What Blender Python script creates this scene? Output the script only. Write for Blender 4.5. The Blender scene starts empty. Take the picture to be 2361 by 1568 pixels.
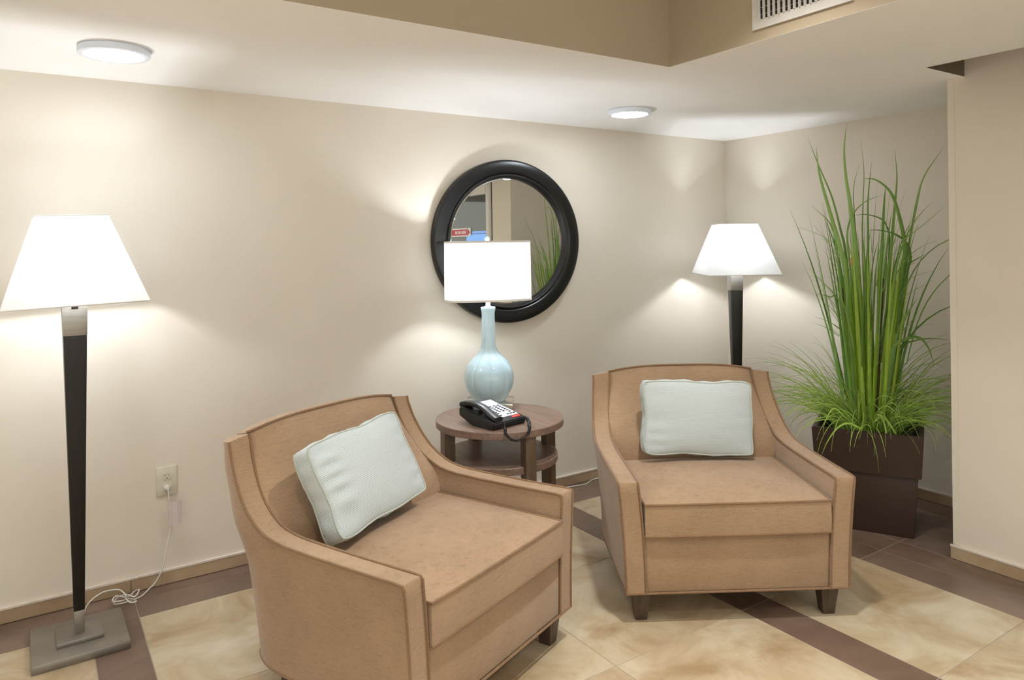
import bpy, bmesh, math, random
from mathutils import Vector, Matrix, Euler, noise

SC = bpy.context.scene
COL = SC.collection
PI = math.pi
random.seed(7)

# ------------------------------------------------------------------ camera
F_PX, PX, PY, YAW, PIT, ROLL = 1673.53, 1180.0, 571.19, .5839, -.0029, -.0147
CAM = Vector((-3.8086, -3.202, 1.335))
fw = Vector((math.sin(YAW)*math.cos(PIT), math.cos(YAW)*math.cos(PIT), math.sin(PIT)))
rt = Vector((math.cos(YAW), -math.sin(YAW), 0))
up = rt.cross(fw)
r2 = rt*math.cos(ROLL) + up*math.sin(ROLL)
u2 = -rt*math.sin(ROLL) + up*math.cos(ROLL)
cd = bpy.data.cameras.new('camera')
cam = bpy.data.objects.new('camera', cd)
COL.objects.link(cam)
m = Matrix((r2, u2, -fw)).transposed().to_4x4()
m.translation = CAM
cam.matrix_world = m
cd.sensor_fit = 'HORIZONTAL'
cd.sensor_width = 36
cd.lens = F_PX/2361*36
cd.shift_x = (1180.5-PX)/2361
cd.shift_y = (PY-784)/2361
cd.clip_start = .05
SC.camera = cam

# ------------------------------------------------------------------ world, exposure
w = bpy.data.worlds.new('world')
SC.world = w
w.use_nodes = True
w.node_tree.nodes['Background'].inputs[0].default_value = (1, .94, .85, 1)
w.node_tree.nodes['Background'].inputs[1].default_value = 1.0
SC.view_settings.view_transform = 'Standard'
SC.view_settings.look = 'None'
SC.view_settings.gamma = 1
SC.view_settings.use_curve_mapping = False
SC.view_settings.exposure = 1.36
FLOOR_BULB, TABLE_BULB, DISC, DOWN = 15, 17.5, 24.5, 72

# ------------------------------------------------------------------ helpers
def obj(name, bm, mt=None, parent=None, smooth=40, kind=None, label=None):
    """link a bmesh as one mesh object; smooth = sharp edge angle in degrees (None = flat)"""
    bm.normal_update()
    if smooth is not None:
        a = math.radians(smooth)
        for f_ in bm.faces: f_.smooth = True
        for e in bm.edges:
            if len(e.link_faces) == 2 and e.calc_face_angle(0) > a: e.smooth = False
    me = bpy.data.meshes.new(name)
    bm.to_mesh(me); bm.free()
    if mt: me.materials.append(mt)
    o = bpy.data.objects.new(name, me)
    COL.objects.link(o)
    if parent: o.parent = parent
    if kind: o['kind'] = kind
    if label: o['label'] = label
    return o

def thing(name, label, cat, loc=(0, 0, 0), rz=0, group=None):
    o = bpy.data.objects.new(name, None)
    o.empty_display_size = .05
    COL.objects.link(o)
    o.location = loc
    o.rotation_euler = (0, 0, rz)
    o['label'] = label; o['category'] = cat
    if group: o['group'] = group
    return o

def struct(name, bm, mt, parent=None, label=None, smooth=None):
    o = obj(name, bm, mt, parent, smooth)
    if parent is None: o['kind'] = 'structure'
    if label: o['label'] = label
    return o

def box(bm, x0, x1, y0, y1, z0, z1, bev=0, seg=2):
    r = bmesh.ops.create_cube(bm, size=1)
    vs = r['verts']
    for v in vs:
        v.co = Vector((x0+(v.co.x+.5)*(x1-x0), y0+(v.co.y+.5)*(y1-y0), z0+(v.co.z+.5)*(z1-z0)))
    if bev:
        es = list({e for v in vs for e in v.link_edges})
        bmesh.ops.bevel(bm, geom=es, offset=bev, segments=seg, affect='EDGES', profile=.5)
    return vs

def B(*a, **k):
    bm = bmesh.new(); box(bm, *a, **k); return bm

def frustum(bm, a0, b0, z0, a1, b1, z1, bev=0, seg=2):
    """square section prism: half sizes a0,b0 at z0 to a1,b1 at z1"""
    vs = []
    for (a, b, z) in ((a0, b0, z0), (a1, b1, z1)):
        vs.append([bm.verts.new((sx*a, sy*b, z)) for sx, sy in ((-1, -1), (1, -1), (1, 1), (-1, 1))])
    fs = [bm.faces.new(vs[0][::-1]), bm.faces.new(vs[1])]
    for i in range(4):
        j = (i+1) % 4
        fs.append(bm.faces.new((vs[0][i], vs[0][j], vs[1][j], vs[1][i])))
    if bev:
        es = list({e for f_ in fs for e in f_.edges})
        bmesh.ops.bevel(bm, geom=es, offset=bev, segments=seg, affect='EDGES', profile=.5)

def tube(bm, pts, r, n=8, closed=False, cap=True):
    """round tube along a list of points"""
    pts = [Vector(p) for p in pts]
    N = len(pts)
    rings = []
    prev = None
    for i, p in enumerate(pts):
        if closed: t = pts[(i+1) % N]-pts[i-1]
        elif i == 0: t = pts[1]-p
        elif i == N-1: t = p-pts[i-1]
        else: t = pts[i+1]-pts[i-1]
        if t.length < 1e-9: t = Vector((0, 0, 1))
        t.normalize()
        if prev is None:
            ref = Vector((0, 0, 1)) if abs(t.z) < .9 else Vector((1, 0, 0))
            a = t.cross(ref).normalized()
        else:
            a = prev - t*prev.dot(t)
            a = a.normalized() if a.length > 1e-6 else t.orthogonal().normalized()
        prev = a
        b = t.cross(a)
        rr = r[i] if isinstance(r, (list, tuple)) else r
        rings.append([bm.verts.new(p+(a*math.cos(2*PI*k/n)+b*math.sin(2*PI*k/n))*rr) for k in range(n)])
    for i in range(N if closed else N-1):
        A, Bq = rings[i], rings[(i+1) % N]
        for k in range(n):
            bm.faces.new((A[k], A[(k+1) % n], Bq[(k+1) % n], Bq[k]))
    if cap and not closed:
        bm.faces.new(rings[0][::-1]); bm.faces.new(rings[-1])

def lathe(bm, prof, n=48, cap0=True, cap1=True, fn=None):
    """prof = (r, z) list; fn(theta, i) scales the radius"""
    rings = []
    for i, (r, z) in enumerate(prof):
        ring = []
        for k in range(n):
            th = 2*PI*k/n
            s = fn(th, i) if fn else 1
            ring.append(bm.verts.new((r*s*math.cos(th), r*s*math.sin(th), z)))
        rings.append(ring)
    for i in range(len(rings)-1):
        A, Bq = rings[i], rings[i+1]
        for k in range(n):
            bm.faces.new((A[k], A[(k+1) % n], Bq[(k+1) % n], Bq[k]))
    if cap0: bm.faces.new(rings[0][::-1])
    if cap1: bm.faces.new(rings[-1])

def spline(pts, n):
    """Catmull-Rom through the points"""
    P = [Vector(p) for p in pts]
    P = [P[0]*2-P[1]] + P + [P[-1]*2-P[-2]]
    out = []
    for i in range(1, len(P)-2):
        for k in range(n):
            t = k/n
            a, b, c, d = P[i-1], P[i], P[i+1], P[i+2]
            out.append(.5*((2*b)+(-a+c)*t+(2*a-5*b+4*c-d)*t*t+(-a+3*b-3*c+d)*t**3))
    out.append(P[-2])
    return out

def grid(bm, fn, nu, nv, flip=False):
    V = [[bm.verts.new(fn(i/nu, j/nv)) for j in range(nv+1)] for i in range(nu+1)]
    for i in range(nu):
        for j in range(nv):
            q = (V[i][j], V[i+1][j], V[i+1][j+1], V[i][j+1])
            bm.faces.new(q[::-1] if flip else q)
    return V

def interp(x, tab):
    if x <= tab[0][0]: return tab[0][1]
    for (a, fa), (b, fb) in zip(tab, tab[1:]):
        if x <= b: return fa+(fb-fa)*(x-a)/(b-a)
    return tab[-1][1]

# ------------------------------------------------------------------ materials
def srgb(r, g, b):
    f_ = lambda c: c/12.92 if c <= .04045 else ((c+.055)/1.055)**2.4
    return (f_(r/255), f_(g/255), f_(b/255), 1)

class NT:
    def __init__(s, name):
        s.m = bpy.data.materials.new(name); s.m.use_nodes = True
        s.t = s.m.node_tree
        s.b = s.t.nodes['Principled BSDF']
        s.out = s.t.nodes['Material Output']
    def n(s, typ, **kw):
        nd = s.t.nodes.new(typ)
        for k, v in kw.items():
            if k.startswith('i_'):
                key = k[2:]
                nd.inputs[int(key) if key.isdigit() else key.replace('_', ' ')].default_value = v
            else: setattr(nd, k, v)
        return nd
    def l(s, a, b): s.t.links.new(a, b)
    def set(s, **kw):
        for k, v in kw.items(): s.b.inputs[k.replace('_', ' ')].default_value = v
    def coord(s, out='Object', scale=(1, 1, 1), rnd=False):
        tc = s.n('ShaderNodeTexCoord')
        mp = s.n('ShaderNodeMapping')
        mp.inputs['Scale'].default_value = scale
        s.l(tc.outputs[out], mp.inputs['Vector'])
        if rnd:
            oi = s.n('ShaderNodeObjectInfo')
            mu = s.n('ShaderNodeVectorMath', operation='SCALE')
            mu.inputs[0].default_value = (13.7, 7.3, 3.1)
            s.l(oi.outputs['Random'], mu.inputs['Scale'])
            s.l(mu.outputs[0], mp.inputs['Location'])
        return mp.outputs[0]
    def noise(s, vec, scale, detail=3, rough=.5, dist=0):
        nd = s.n('ShaderNodeTexNoise')
        nd.inputs['Scale'].default_value = scale; nd.inputs['Detail'].default_value = detail
        nd.inputs['Roughness'].default_value = rough; nd.inputs['Distortion'].default_value = dist
        s.l(vec, nd.inputs['Vector'])
        return nd.outputs[0]
    def ramp(s, fac, stops):
        nd = s.n('ShaderNodeValToRGB')
        el = nd.color_ramp.elements
        while len(el) < len(stops): el.new(.5)
        for e, (p, c) in zip(el, stops): e.position = p; e.color = c
        s.l(fac, nd.inputs[0])
        return nd.outputs[0]
    def mix(s, a, b, fac, mode='MIX'):
        nd = s.n('ShaderNodeMix', data_type='RGBA', blend_type=mode)
        for sock, v in ((nd.inputs[0], fac), (nd.inputs[6], a), (nd.inputs[7], b)):
            if hasattr(v, 'links'): s.l(v, sock)
            else: sock.default_value = v
        return nd.outputs[2]
    def bump(s, h, strength, dist=.001):
        nd = s.n('ShaderNodeBump')
        nd.inputs['Strength'].default_value = strength; nd.inputs['Distance'].default_value = dist
        s.l(h, nd.inputs['Height'])
        s.l(nd.outputs[0], s.b.inputs['Normal'])
    def color(s, sock): s.l(sock, s.b.inputs['Base Color'])

def plain(name, col, rough=.5, metal=0, **kw):
    k = NT(name)
    v = k.coord(); nz = k.noise(v, 30, 3)
    c2 = tuple(min(1, c*.93) for c in col[:3])+(1,)
    k.color(k.ramp(nz, [(.35, c2), (.65, col)]))
    k.set(Roughness=rough, Metallic=metal)
    for a, b_ in kw.items(): k.b.inputs[a.replace('_', ' ')].default_value = b_
    return k.m

def paint(name, col, rough=.55, bump=.25):
    k = NT(name)
    v = k.coord()
    big = k.noise(v, 1.3, 2)
    c2 = tuple(c*.97 for c in col[:3])+(1,)
    k.color(k.ramp(big, [(.4, c2), (.6, col)]))
    k.bump(k.noise(v, 260, 2, .6), bump, .0006)
    k.set(Roughness=rough)
    return k.m

WALL_C = (.71, .647, .557, 1)
M_wall = paint('wall_paint', WALL_C)
M_ceil = paint('ceiling_paint', (.92, .915, .905, 1), .7, .15)

def tile_mat(name, lo, mid, hi, ring, rough):
    k = NT(name)
    v = k.coord(rnd=True)
    warp = k.noise(v, 2.2, 3, .5)
    cl = k.noise(v, 3.0, 5, .62, .6)
    base = k.ramp(cl, [(.33, lo), (.5, mid), (.68, hi)])
    # slow growth rings round a centre that differs from tile to tile
    vm = k.n('ShaderNodeVectorMath', operation='MULTIPLY_ADD')
    oi = k.n('ShaderNodeObjectInfo')
    tc = k.n('ShaderNodeTexCoord')
    rv = k.n('ShaderNodeVectorMath', operation='SCALE'); rv.inputs[0].default_value = (1, -.7, 0)
    k.l(oi.outputs['Random'], rv.inputs['Scale'])
    ad = k.n('ShaderNodeVectorMath', operation='ADD')
    k.l(tc.outputs['Object'], ad.inputs[0]); k.l(rv.outputs[0], ad.inputs[1])
    of = k.n('ShaderNodeVectorMath', operation='ADD'); of.inputs[1].default_value = (-.5, .35, 0)
    k.l(ad.outputs[0], of.inputs[0])
    wn = k.n('ShaderNodeTexNoise'); wn.inputs['Scale'].default_value = 2.5; wn.inputs['Detail'].default_value = 2
    k.l(of.outputs[0], wn.inputs['Vector'])
    ws = k.n('ShaderNodeVectorMath', operation='SCALE'); ws.inputs['Scale'].default_value = .35
    k.l(wn.outputs['Color'], ws.inputs[0])
    a2 = k.n('ShaderNodeVectorMath', operation='ADD')
    k.l(of.outputs[0], a2.inputs[0]); k.l(ws.outputs[0], a2.inputs[1])
    wv = k.n('ShaderNodeTexWave', wave_type='RINGS', rings_direction='Z')
    wv.inputs['Scale'].default_value = 50; wv.inputs['Distortion'].default_value = 3.0
    wv.inputs['Detail'].default_value = 2; wv.inputs['Detail Scale'].default_value = 3
    k.l(a2.outputs[0], wv.inputs['Vector'])
    # rings only show in patches
    patch = k.n('ShaderNodeMapRange'); patch.inputs[1].default_value = .42; patch.inputs[2].default_value = .62
    k.l(warp, patch.inputs[0])
    mm = k.n('ShaderNodeMath', operation='MULTIPLY'); mm.inputs[1].default_value = ring
    k.l(patch.outputs[0], mm.inputs[0])
    lines = k.ramp(wv.outputs['Fac'], [(.25, (.55, .5, .42, 1)), (.75, (1, 1, 1, 1))])
    k.color(k.mix(base, lines, mm.outputs[0], 'MULTIPLY'))
    k.bump(wv.outputs['Fac'], .035, .0006)
    k.set(Roughness=rough)
    return k.m

M_beige = tile_mat('beige_tile', srgb(162, 138, 106), srgb(187, 170, 142), srgb(203, 192, 170), .16, .27)
M_brown = tile_mat('brown_tile', srgb(96, 75, 62), srgb(112, 91, 78), srgb(128, 107, 93), .22, .3)
M_basetile = tile_mat('base_tile', srgb(150, 127, 100), srgb(167, 144, 116), srgb(180, 160, 132), .12, .35)
M_grout = plain('grout', srgb(168, 155, 138), .9)
M_trim = plain('edge_trim_metal', srgb(216, 206, 194), .4, .1)

def fabric(name, c1, c2, sx=(3, 3, 26)):
    k = NT(name)
    v1 = k.coord(scale=sx); v0 = k.coord()
    a = k.noise(v1, 9, 5, .65); b_ = k.noise(v0, 230, 3, .75); c = k.noise(v0, 5, 3)
    v2 = k.coord(scale=(22, 22, 190)); st_ = k.noise(v2, 1.6, 4, .7)
    col = k.ramp(a, [(.30, c1), (.62, c2)])
    dk = tuple(x*.60 for x in c1[:3])+(1,); lt = tuple(min(1, x*1.16) for x in c2[:3])+(1,)
    col = k.mix(col, k.ramp(b_, [(.34, dk), (.52, c1), (.68, lt)]), .48)
    col = k.mix(col, k.ramp(st_, [(.30, dk), (.46, c2), (.7, lt)]), .42)
    col = k.mix(col, k.ramp(c, [(.35, c1), (.7, lt)]), .25)
    k.color(col)
    k.bump(b_, .4, .0018)
    k.set(Roughness=.92, Sheen_Weight=.25, Sheen_Roughness=.5, Specular_IOR_Level=.15)
    return k.m
M_tan = fabric('tan_chenille', srgb(142, 116, 91), srgb(168, 140, 113))
M_tanpipe = fabric('tan_piping', srgb(112, 86, 62), srgb(142, 112, 84), (30, 30, 30))

def ribbed():
    k = NT('ribbed_aqua')
    tc = k.n('ShaderNodeTexCoord')
    wv = k.n('ShaderNodeTexWave', wave_type='BANDS', bands_direction='Z')
    wv.inputs['Scale'].default_value = 66; wv.inputs['Distortion'].default_value = 1.3
    wv.inputs['Detail'].default_value = 1.5; wv.inputs['Detail Scale'].default_value = 2.2
    k.l(tc.outputs['Object'], wv.inputs['Vector'])
    v = k.coord(); n1 = k.noise(v, 300, 2)
    col = k.ramp(wv.outputs['Fac'], [(.15, srgb(174, 184, 186)), (.7, srgb(200, 209, 211))])
    col = k.mix(col, k.ramp(n1, [(.3, srgb(178, 187, 189)), (.7, srgb(206, 214, 217))]), .3)
    k.color(col)
    k.bump(wv.outputs['Fac'], .35, .001)
    k.set(Roughness=.9, Sheen_Weight=.15, Specular_IOR_Level=.15)
    return k.m
M_rib = ribbed()
M_ribpipe = plain('aqua_piping', srgb(184, 191, 184), .9)

def wood(name, c1, c2, rough, sc=(2, 30, 30)):
    k = NT(name)
    v = k.coord(scale=sc)
    n = k.noise(v, 2.2, 5, .6, .3)
    k.color(k.ramp(n, [(.3, c1), (.7, c2)]))
    k.bump(n, .05, .001)
    k.set(Roughness=rough)
    return k.m
M_walnut = wood('grey_walnut', srgb(104, 82, 70), srgb(138, 114, 100), .38, (30, 2, 30))
M_walnutleg = wood('grey_walnut_upright', srgb(84, 68, 54), srgb(112, 92, 74), .45, (30, 30, 2))
M_darkleg = wood('dark_brown_leg', srgb(58, 44, 34), srgb(82, 64, 50), .4, (30, 30, 3))
M_blackwood = wood('espresso_wood', srgb(20, 16, 13), srgb(31, 26, 21), .42, (40, 40, 3))
M_blackwood.node_tree.nodes['Principled BSDF'].inputs['Specular IOR Level'].default_value = .3
M_blacklac = plain('black_lacquer', srgb(20, 20, 21), .28)

def steel(name, col, rough):
    k = NT(name)
    v = k.coord(scale=(4, 4, 260))
    n = k.noise(v, 3, 3)
    d = tuple(c*.8 for c in col[:3])+(1,)
    k.color(k.ramp(n, [(.3, d), (.7, col)]))
    k.set(Roughness=rough, Metallic=.9)
    return k.m
M_steel = steel('brushed_steel', srgb(158, 153, 147), .44)
M_chrome = steel('satin_chrome', srgb(225, 220, 212), .2)

def shade_mat(name, col, mixf=.55):
    k = NT(name)
    t = k.t
    v = k.coord(scale=(1, 1, 1)); wv = k.noise(v, 320, 2)
    c = k.ramp(wv, [(.3, tuple(x*.95 for x in col[:3])+(1,)), (.7, col)])
    df = k.n('ShaderNodeBsdfDiffuse'); tr = k.n('ShaderNodeBsdfTranslucent'); mx = k.n('ShaderNodeMixShader')
    k.l(c, df.inputs[0]); k.l(c, tr.inputs[0])
    mx.inputs[0].default_value = mixf
    k.l(df.outputs[0], mx.inputs[1]); k.l(tr.outputs[0], mx.inputs[2])
    k.l(mx.outputs[0], k.out.inputs[0])
    return k.m
M_shade = shade_mat('white_shade', (.86, .86, .86, 1), .15)
M_shade2 = shade_mat('white_linen_shade', (.86, .855, .845, 1), .15)
M_hem = plain('shade_hem', (.8, .79, .77, 1), .8)

def emit(name, col, s):
    k = NT(name)
    e = k.n('ShaderNodeEmission'); e.inputs[0].default_value = col; e.inputs[1].default_value = s
    k.l(e.outputs[0], k.out.inputs[0])
    return k.m
M_disc = emit('lit_diffuser', (.86, .935, 1, 1), DISC)
M_panel = emit('lit_panel', (1, .95, .88, 1), 6)
M_bulb = emit('lit_bulb', (1, .95, .88, 1), 30)
M_whiteplastic = plain('white_plastic', (.78, .78, .79, 1), .45)
M_glow = NT('glowing_housing'); M_glow.set(Base_Color=(.6, .63, .69, 1), Roughness=.4, Emission_Color=(.8, .88, 1, 1), Emission_Strength=.05); M_glow = M_glow.m
M_ivory = plain('ivory_plastic', srgb(208, 202, 186), .4)
M_slot = plain('dark_slot', srgb(40, 34, 28), .6)
M_blackplastic = plain('black_plastic', srgb(24, 24, 27), .38)
M_greyplastic = plain('grey_faceplate', srgb(214, 219, 232), .5)
M_red = plain('red_label', srgb(205, 52, 36), .5)
M_mirror = NT('mirror_glass'); M_mirror.set(Metallic=1, Roughness=.01, Base_Color=(.93, .93, .92, 1)); M_mirror = M_mirror.m
M_planter = plain('brown_planter', srgb(58, 40, 30), .55)
M_soil = plain('dark_soil', srgb(26, 20, 14), .95)

def celadon():
    k = NT('celadon_glaze')
    v = k.coord(); n = k.noise(v, 14, 4)
    k.color(k.ramp(n, [(.3, srgb(172, 200, 212)), (.7, srgb(187, 212, 222))]))
    k.set(Roughness=.08, Coat_Weight=.6, Coat_Roughness=.03)
    return k.m
M_celadon = celadon()

def leafmat(name, cs, tr=.25):
    k = NT(name)
    oi = k.n('ShaderNodeObjectInfo')
    v = k.coord(scale=(60, 60, 4)); n = k.noise(v, 2, 3)
    c = k.ramp(oi.outputs['Random'], [(i/(len(cs)-1), x) for i, x in enumerate(cs)])
    dk = k.n('ShaderNodeMix', data_type='RGBA', blend_type='MULTIPLY')
    dk.inputs[0].default_value = .6
    k.l(c, dk.inputs[6]); k.l(k.ramp(n, [(.3, (.6, .65, .5, 1)), (.7, (1, 1, 1, 1))]), dk.inputs[7])
    k.color(dk.outputs[2])
    k.set(Roughness=.42, Specular_IOR_Level=.4)
    trn = k.n('ShaderNodeBsdfTranslucent'); mx = k.n('ShaderNodeMixShader')
    k.l(dk.outputs[2], trn.inputs[0]); mx.inputs[0].default_value = tr
    k.l(k.b.outputs[0], mx.inputs[1]); k.l(trn.outputs[0], mx.inputs[2])
    k.l(mx.outputs[0], k.out.inputs[0])
    return k.m
M_stem = leafmat('green_stem', [srgb(118, 154, 36), srgb(152, 186, 56), srgb(174, 204, 84), srgb(136, 170, 48)])
M_leaf = leafmat('green_leaf', [srgb(92, 132, 58), srgb(126, 166, 82), srgb(156, 192, 112), srgb(108, 150, 70)])
M_thin = leafmat('thin_grass', [srgb(140, 168, 74), srgb(160, 186, 92)])
M_bright = leafmat('bright_blade', [srgb(168, 205, 86), srgb(186, 216, 108)], .3)
M_cane = plain('brown_cane', srgb(78, 58, 36), .5)
M_dry = plain('dry_leaf', srgb(190, 156, 104), .7)

def glassmat():
    k = NT('clear_pane')
    tr = k.n('ShaderNodeBsdfTransparent'); gl = k.n('ShaderNodeBsdfGlossy'); mx = k.n('ShaderNodeMixShader')
    tr.inputs[0].default_value = (.93, .96, .95, 1); gl.inputs['Roughness'].default_value = .02; mx.inputs[0].default_value = .07
    k.l(tr.outputs[0], mx.inputs[1]); k.l(gl.outputs[0], mx.inputs[2])
    k.l(mx.outputs[0], k.out.inputs[0])
    return k.m
M_glass = glassmat()
def cordmat():
    k = NT('clear_cord')
    k.set(Base_Color=(.88, .87, .82, 1), Roughness=.15, Transmission_Weight=.3, IOR=1.45)
    return k.m
M_cord = cordmat()

# ------------------------------------------------------------------ room shell
ZC, ZT = 2.0, 2.46                     # dropped ceiling, raised ceiling
XL, YF = -6.6, -6.2                    # far left wall, front wall behind the camera
def quad(bm, pts): bm.faces.new([bm.verts.new(p) for p in pts])

struct('wall_back', B(XL, .0, 0, .1, 0, ZT), M_wall)
struct('wall_right', B(0, .1, -1.79, .1, 0, ZT), M_wall)
COLX = -.61
bm = bmesh.new(); box(bm, COLX, 0, -1.962, -1.683, 0, ZT+.05)
struct('wall_return', bm, M_wall)
struct('trim_corner', B(COLX-.003, COLX+.02, -1.705, -1.680, .062, ZC-.001), M_wall)
def fill_window_wall(wname, name, axis, at, lo, hi, w0, w1, z0, z1, sgn, nb):
    def bb(a, b_, c, d, t0=0, t1=.1):
        p, q = sorted((at+sgn*t0, at+sgn*t1))
        return (a, b_, p, q, c, d) if axis == 'x' else (p, q, a, b_, c, d)
    bm = bmesh.new()
    for r in ((lo, hi, 0, z0), (lo, hi, z1, ZT), (lo, w0, z0, z1), (w1, hi, z0, z1)): box(bm, *bb(*r))
    struct(wname, bm, M_wall)
    bm = bmesh.new()
    for r in ((w0, w1, z0, z0+.05), (w0, w1, z1-.05, z1)): box(bm, *bb(*r, .02, .08))
    step = (w1-w0)/nb
    for k in range(nb+1):
        a = w0+step*k
        box(bm, *bb(max(w0, a-.025), min(w1, a+.025), z0+.05, z1-.05, .02, .08))
    wn = struct(name, bm, M_whiteplastic)
    for k in range(nb):
        obj('pane', B(*bb(w0+step*k+.025, w0+step*(k+1)-.025, z0+.05, z1-.05, .045, .05)), M_glass, wn, None)
fill_window_wall('wall_front', 'fill_window_1', 'x', YF, XL, COLX+.3, -6.0, -1.2, .35, 2.05, -1, 4)  # both windows are added out of view to let in fill light
fill_window_wall('wall_left', 'fill_window_2', 'y', XL, YF, .1, -5.6, -2.6, .35, 2.05, -1, 3)
# door wall to the right of the camera: infill over and beyond the glazed door
bm = bmesh.new()
box(bm, COLX, COLX+.12, -3.6, -1.962, 2.02, ZT+.05)
box(bm, COLX, COLX+.12, YF-.1, -3.6, 0, ZT+.05)
struct('wall_entrance', bm, M_wall)
# dropped ceiling: ring round the raised part, notch by the right-hand return
TX, TY = -1.792, -1.247
NX, NY = -.915, -1.746
bm = bmesh.new()
box(bm, XL, 0, TY, .0, ZC, ZC+.0005)                 # along the back wall
box(bm, TX, NX, YF, TY, ZC, ZC+.0005)
box(bm, NX, 0, NY, TY, ZC, ZC+.0005)
struct('ceiling', bm, M_ceil)
bm = bmesh.new(); box(bm, XL, 0, YF, .1, ZT, ZT+.05)
struct('ceiling_upper', bm, M_ceil)
M_tray = paint('soffit_paint_shaded', (.39, .32, .23, 1))  # darker tan puts the shade of the raised part into the colour
M_notch = paint('notch_shade', (.13, .10, .07, 1))  # dark brown stands for the shade inside the unlit notch
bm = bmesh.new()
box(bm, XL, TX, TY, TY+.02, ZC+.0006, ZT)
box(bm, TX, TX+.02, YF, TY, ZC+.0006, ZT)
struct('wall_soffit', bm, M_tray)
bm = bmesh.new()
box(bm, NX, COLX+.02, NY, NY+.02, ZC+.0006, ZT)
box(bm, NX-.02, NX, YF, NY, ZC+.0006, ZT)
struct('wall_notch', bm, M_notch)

# ------------------------------------------------------------------ floor: slab of grout, every tile a part
floor = struct('floor', B(XL, 2.6, YF-.1, .1, -.06, -.0014), M_grout)
G = .0016
tile_mesh = {}
def tile(x0, x1, y0, y1, mt, h=0.0):
    sx, sy = round(x1-x0-2*G, 4), round(y1-y0-2*G, 4)
    key = (sx, sy, mt.name)
    if key not in tile_mesh:
        bm = bmesh.new()
        vs = box(bm, -sx/2, sx/2, -sy/2, sy/2, -.02, 0)
        top = [e for e in bm.edges if all(v.co.z > -.001 for v in e.verts)]
        bmesh.ops.bevel(bm, geom=top, offset=.0006, segments=1, affect='EDGES')
        me = bpy.data.meshes.new('floor_tile'); bm.to_mesh(me); bm.free(); me.materials.append(mt)
        tile_mesh[key] = me
    o = bpy.data.objects.new('floor_tile', tile_mesh[key])
    COL.objects.link(o); o.parent = floor
    o.location = ((x0+x1)/2, (y0+y1)/2, h)
    return o
XS = [('b', -.9315, -1.5230), ('d', -1.5230, -1.6815), ('b', -1.6815, -2.286), ('b', -2.286, -2.893), ('b', -2.893, -3.501), ('d', -3.501, -3.655),
      ('b', -3.655, -4.262), ('b', -4.262, -4.869), ('b', -4.869, -5.476), ('d', -5.476, -5.632), ('b', -5.632, -6.2)]
YS = [-.2385, -.8455, -1.4600, -2.0680, -2.677, -3.286, -3.895, -4.504]
for i in range(len(YS)-1):
    for kind_, xa, xb in XS:
        if i > 4 and xb < -4.9: continue
        tile(xb, xa, YS[i+1], YS[i], M_beige if kind_ == 'b' else M_brown)
# brown border along the back wall: one cut row and one full row
xj = [-.9315, -1.06]
while xj[-1] > -6.0: xj.append(xj[-1]-.6102)
xj = [x for x in xj]
for a, b_ in zip(xj, xj[1:]):
    tile(b_, a, -.2385, -.0836, M_brown); tile(b_, a, -.0836, -.006, M_brown)
# brown rows filling the corner and running past the column
for xa, xb in ((-.7765, -.9315), (-.6215, -.7765)):
    for a, b_ in [(-.006, -.2385)] + list(zip(YS, YS[1:])):
        tile(xb, xa, b_, a, M_brown)
for xa, xb in ((-.4665, -.6215), (-.3115, -.4665), (-.1565, -.3115), (-.006, -.1565)):
    for a, b_ in ((-.006, -.2385), (-.2385, -.8455), (-.8455, -1.46), (-1.46, -1.682)):
        tile(xb, xa, b_, a, M_brown)

# ------------------------------------------------------------------ baseboards: tiles and a metal edge strip
HB = .0595
def baseboard(name, axis, lo, hi, face, joints, sgn):
    """axis 'x': runs along x at y=face (room side sgn), else along y at x=face"""
    def bb(a, b_, t0, t1, z0, z1, bev=.0008):
        s0, s1 = sorted((face+sgn*t0, face+sgn*t1))
        return B(a, b_, s0, s1, z0, z1, bev=bev, seg=1) if axis == 'x' else B(s0, s1, a, b_, z0, z1, bev=bev, seg=1)
    root = struct(name, bb(lo, hi, 0, .006, 0, HB-.009, 0), M_grout)
    for a, b_ in zip(joints, joints[1:]):
        obj('baseboard_tile', bb(a+.0012, b_-.0012, .006, .011, .002, HB-.009), M_basetile, root, None)
    obj('edge_strip', bb(lo, hi, 0, .0125, HB-.009, HB), M_trim, root, None)
    return root
j = [-3.5045+.61*k for k in range(-5, 6)]
j = [x for x in j if XL < x < -.02]
baseboard('baseboard_back', 'x', XL, 0, 0, [XL]+j+[-.012], -1)
baseboard('baseboard_right', 'y', -1.683, 0, 0, [-1.683, -1.42, -.81, -.2, -.012], -1)
baseboard('baseboard_return', 'y', -1.962, -1.672, COLX, [-1.962, -1.672], -1)
baseboard('baseboard_left', 'y', YF, 0, XL, [YF+.61*k for k in range(0, 10)], 1)

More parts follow.
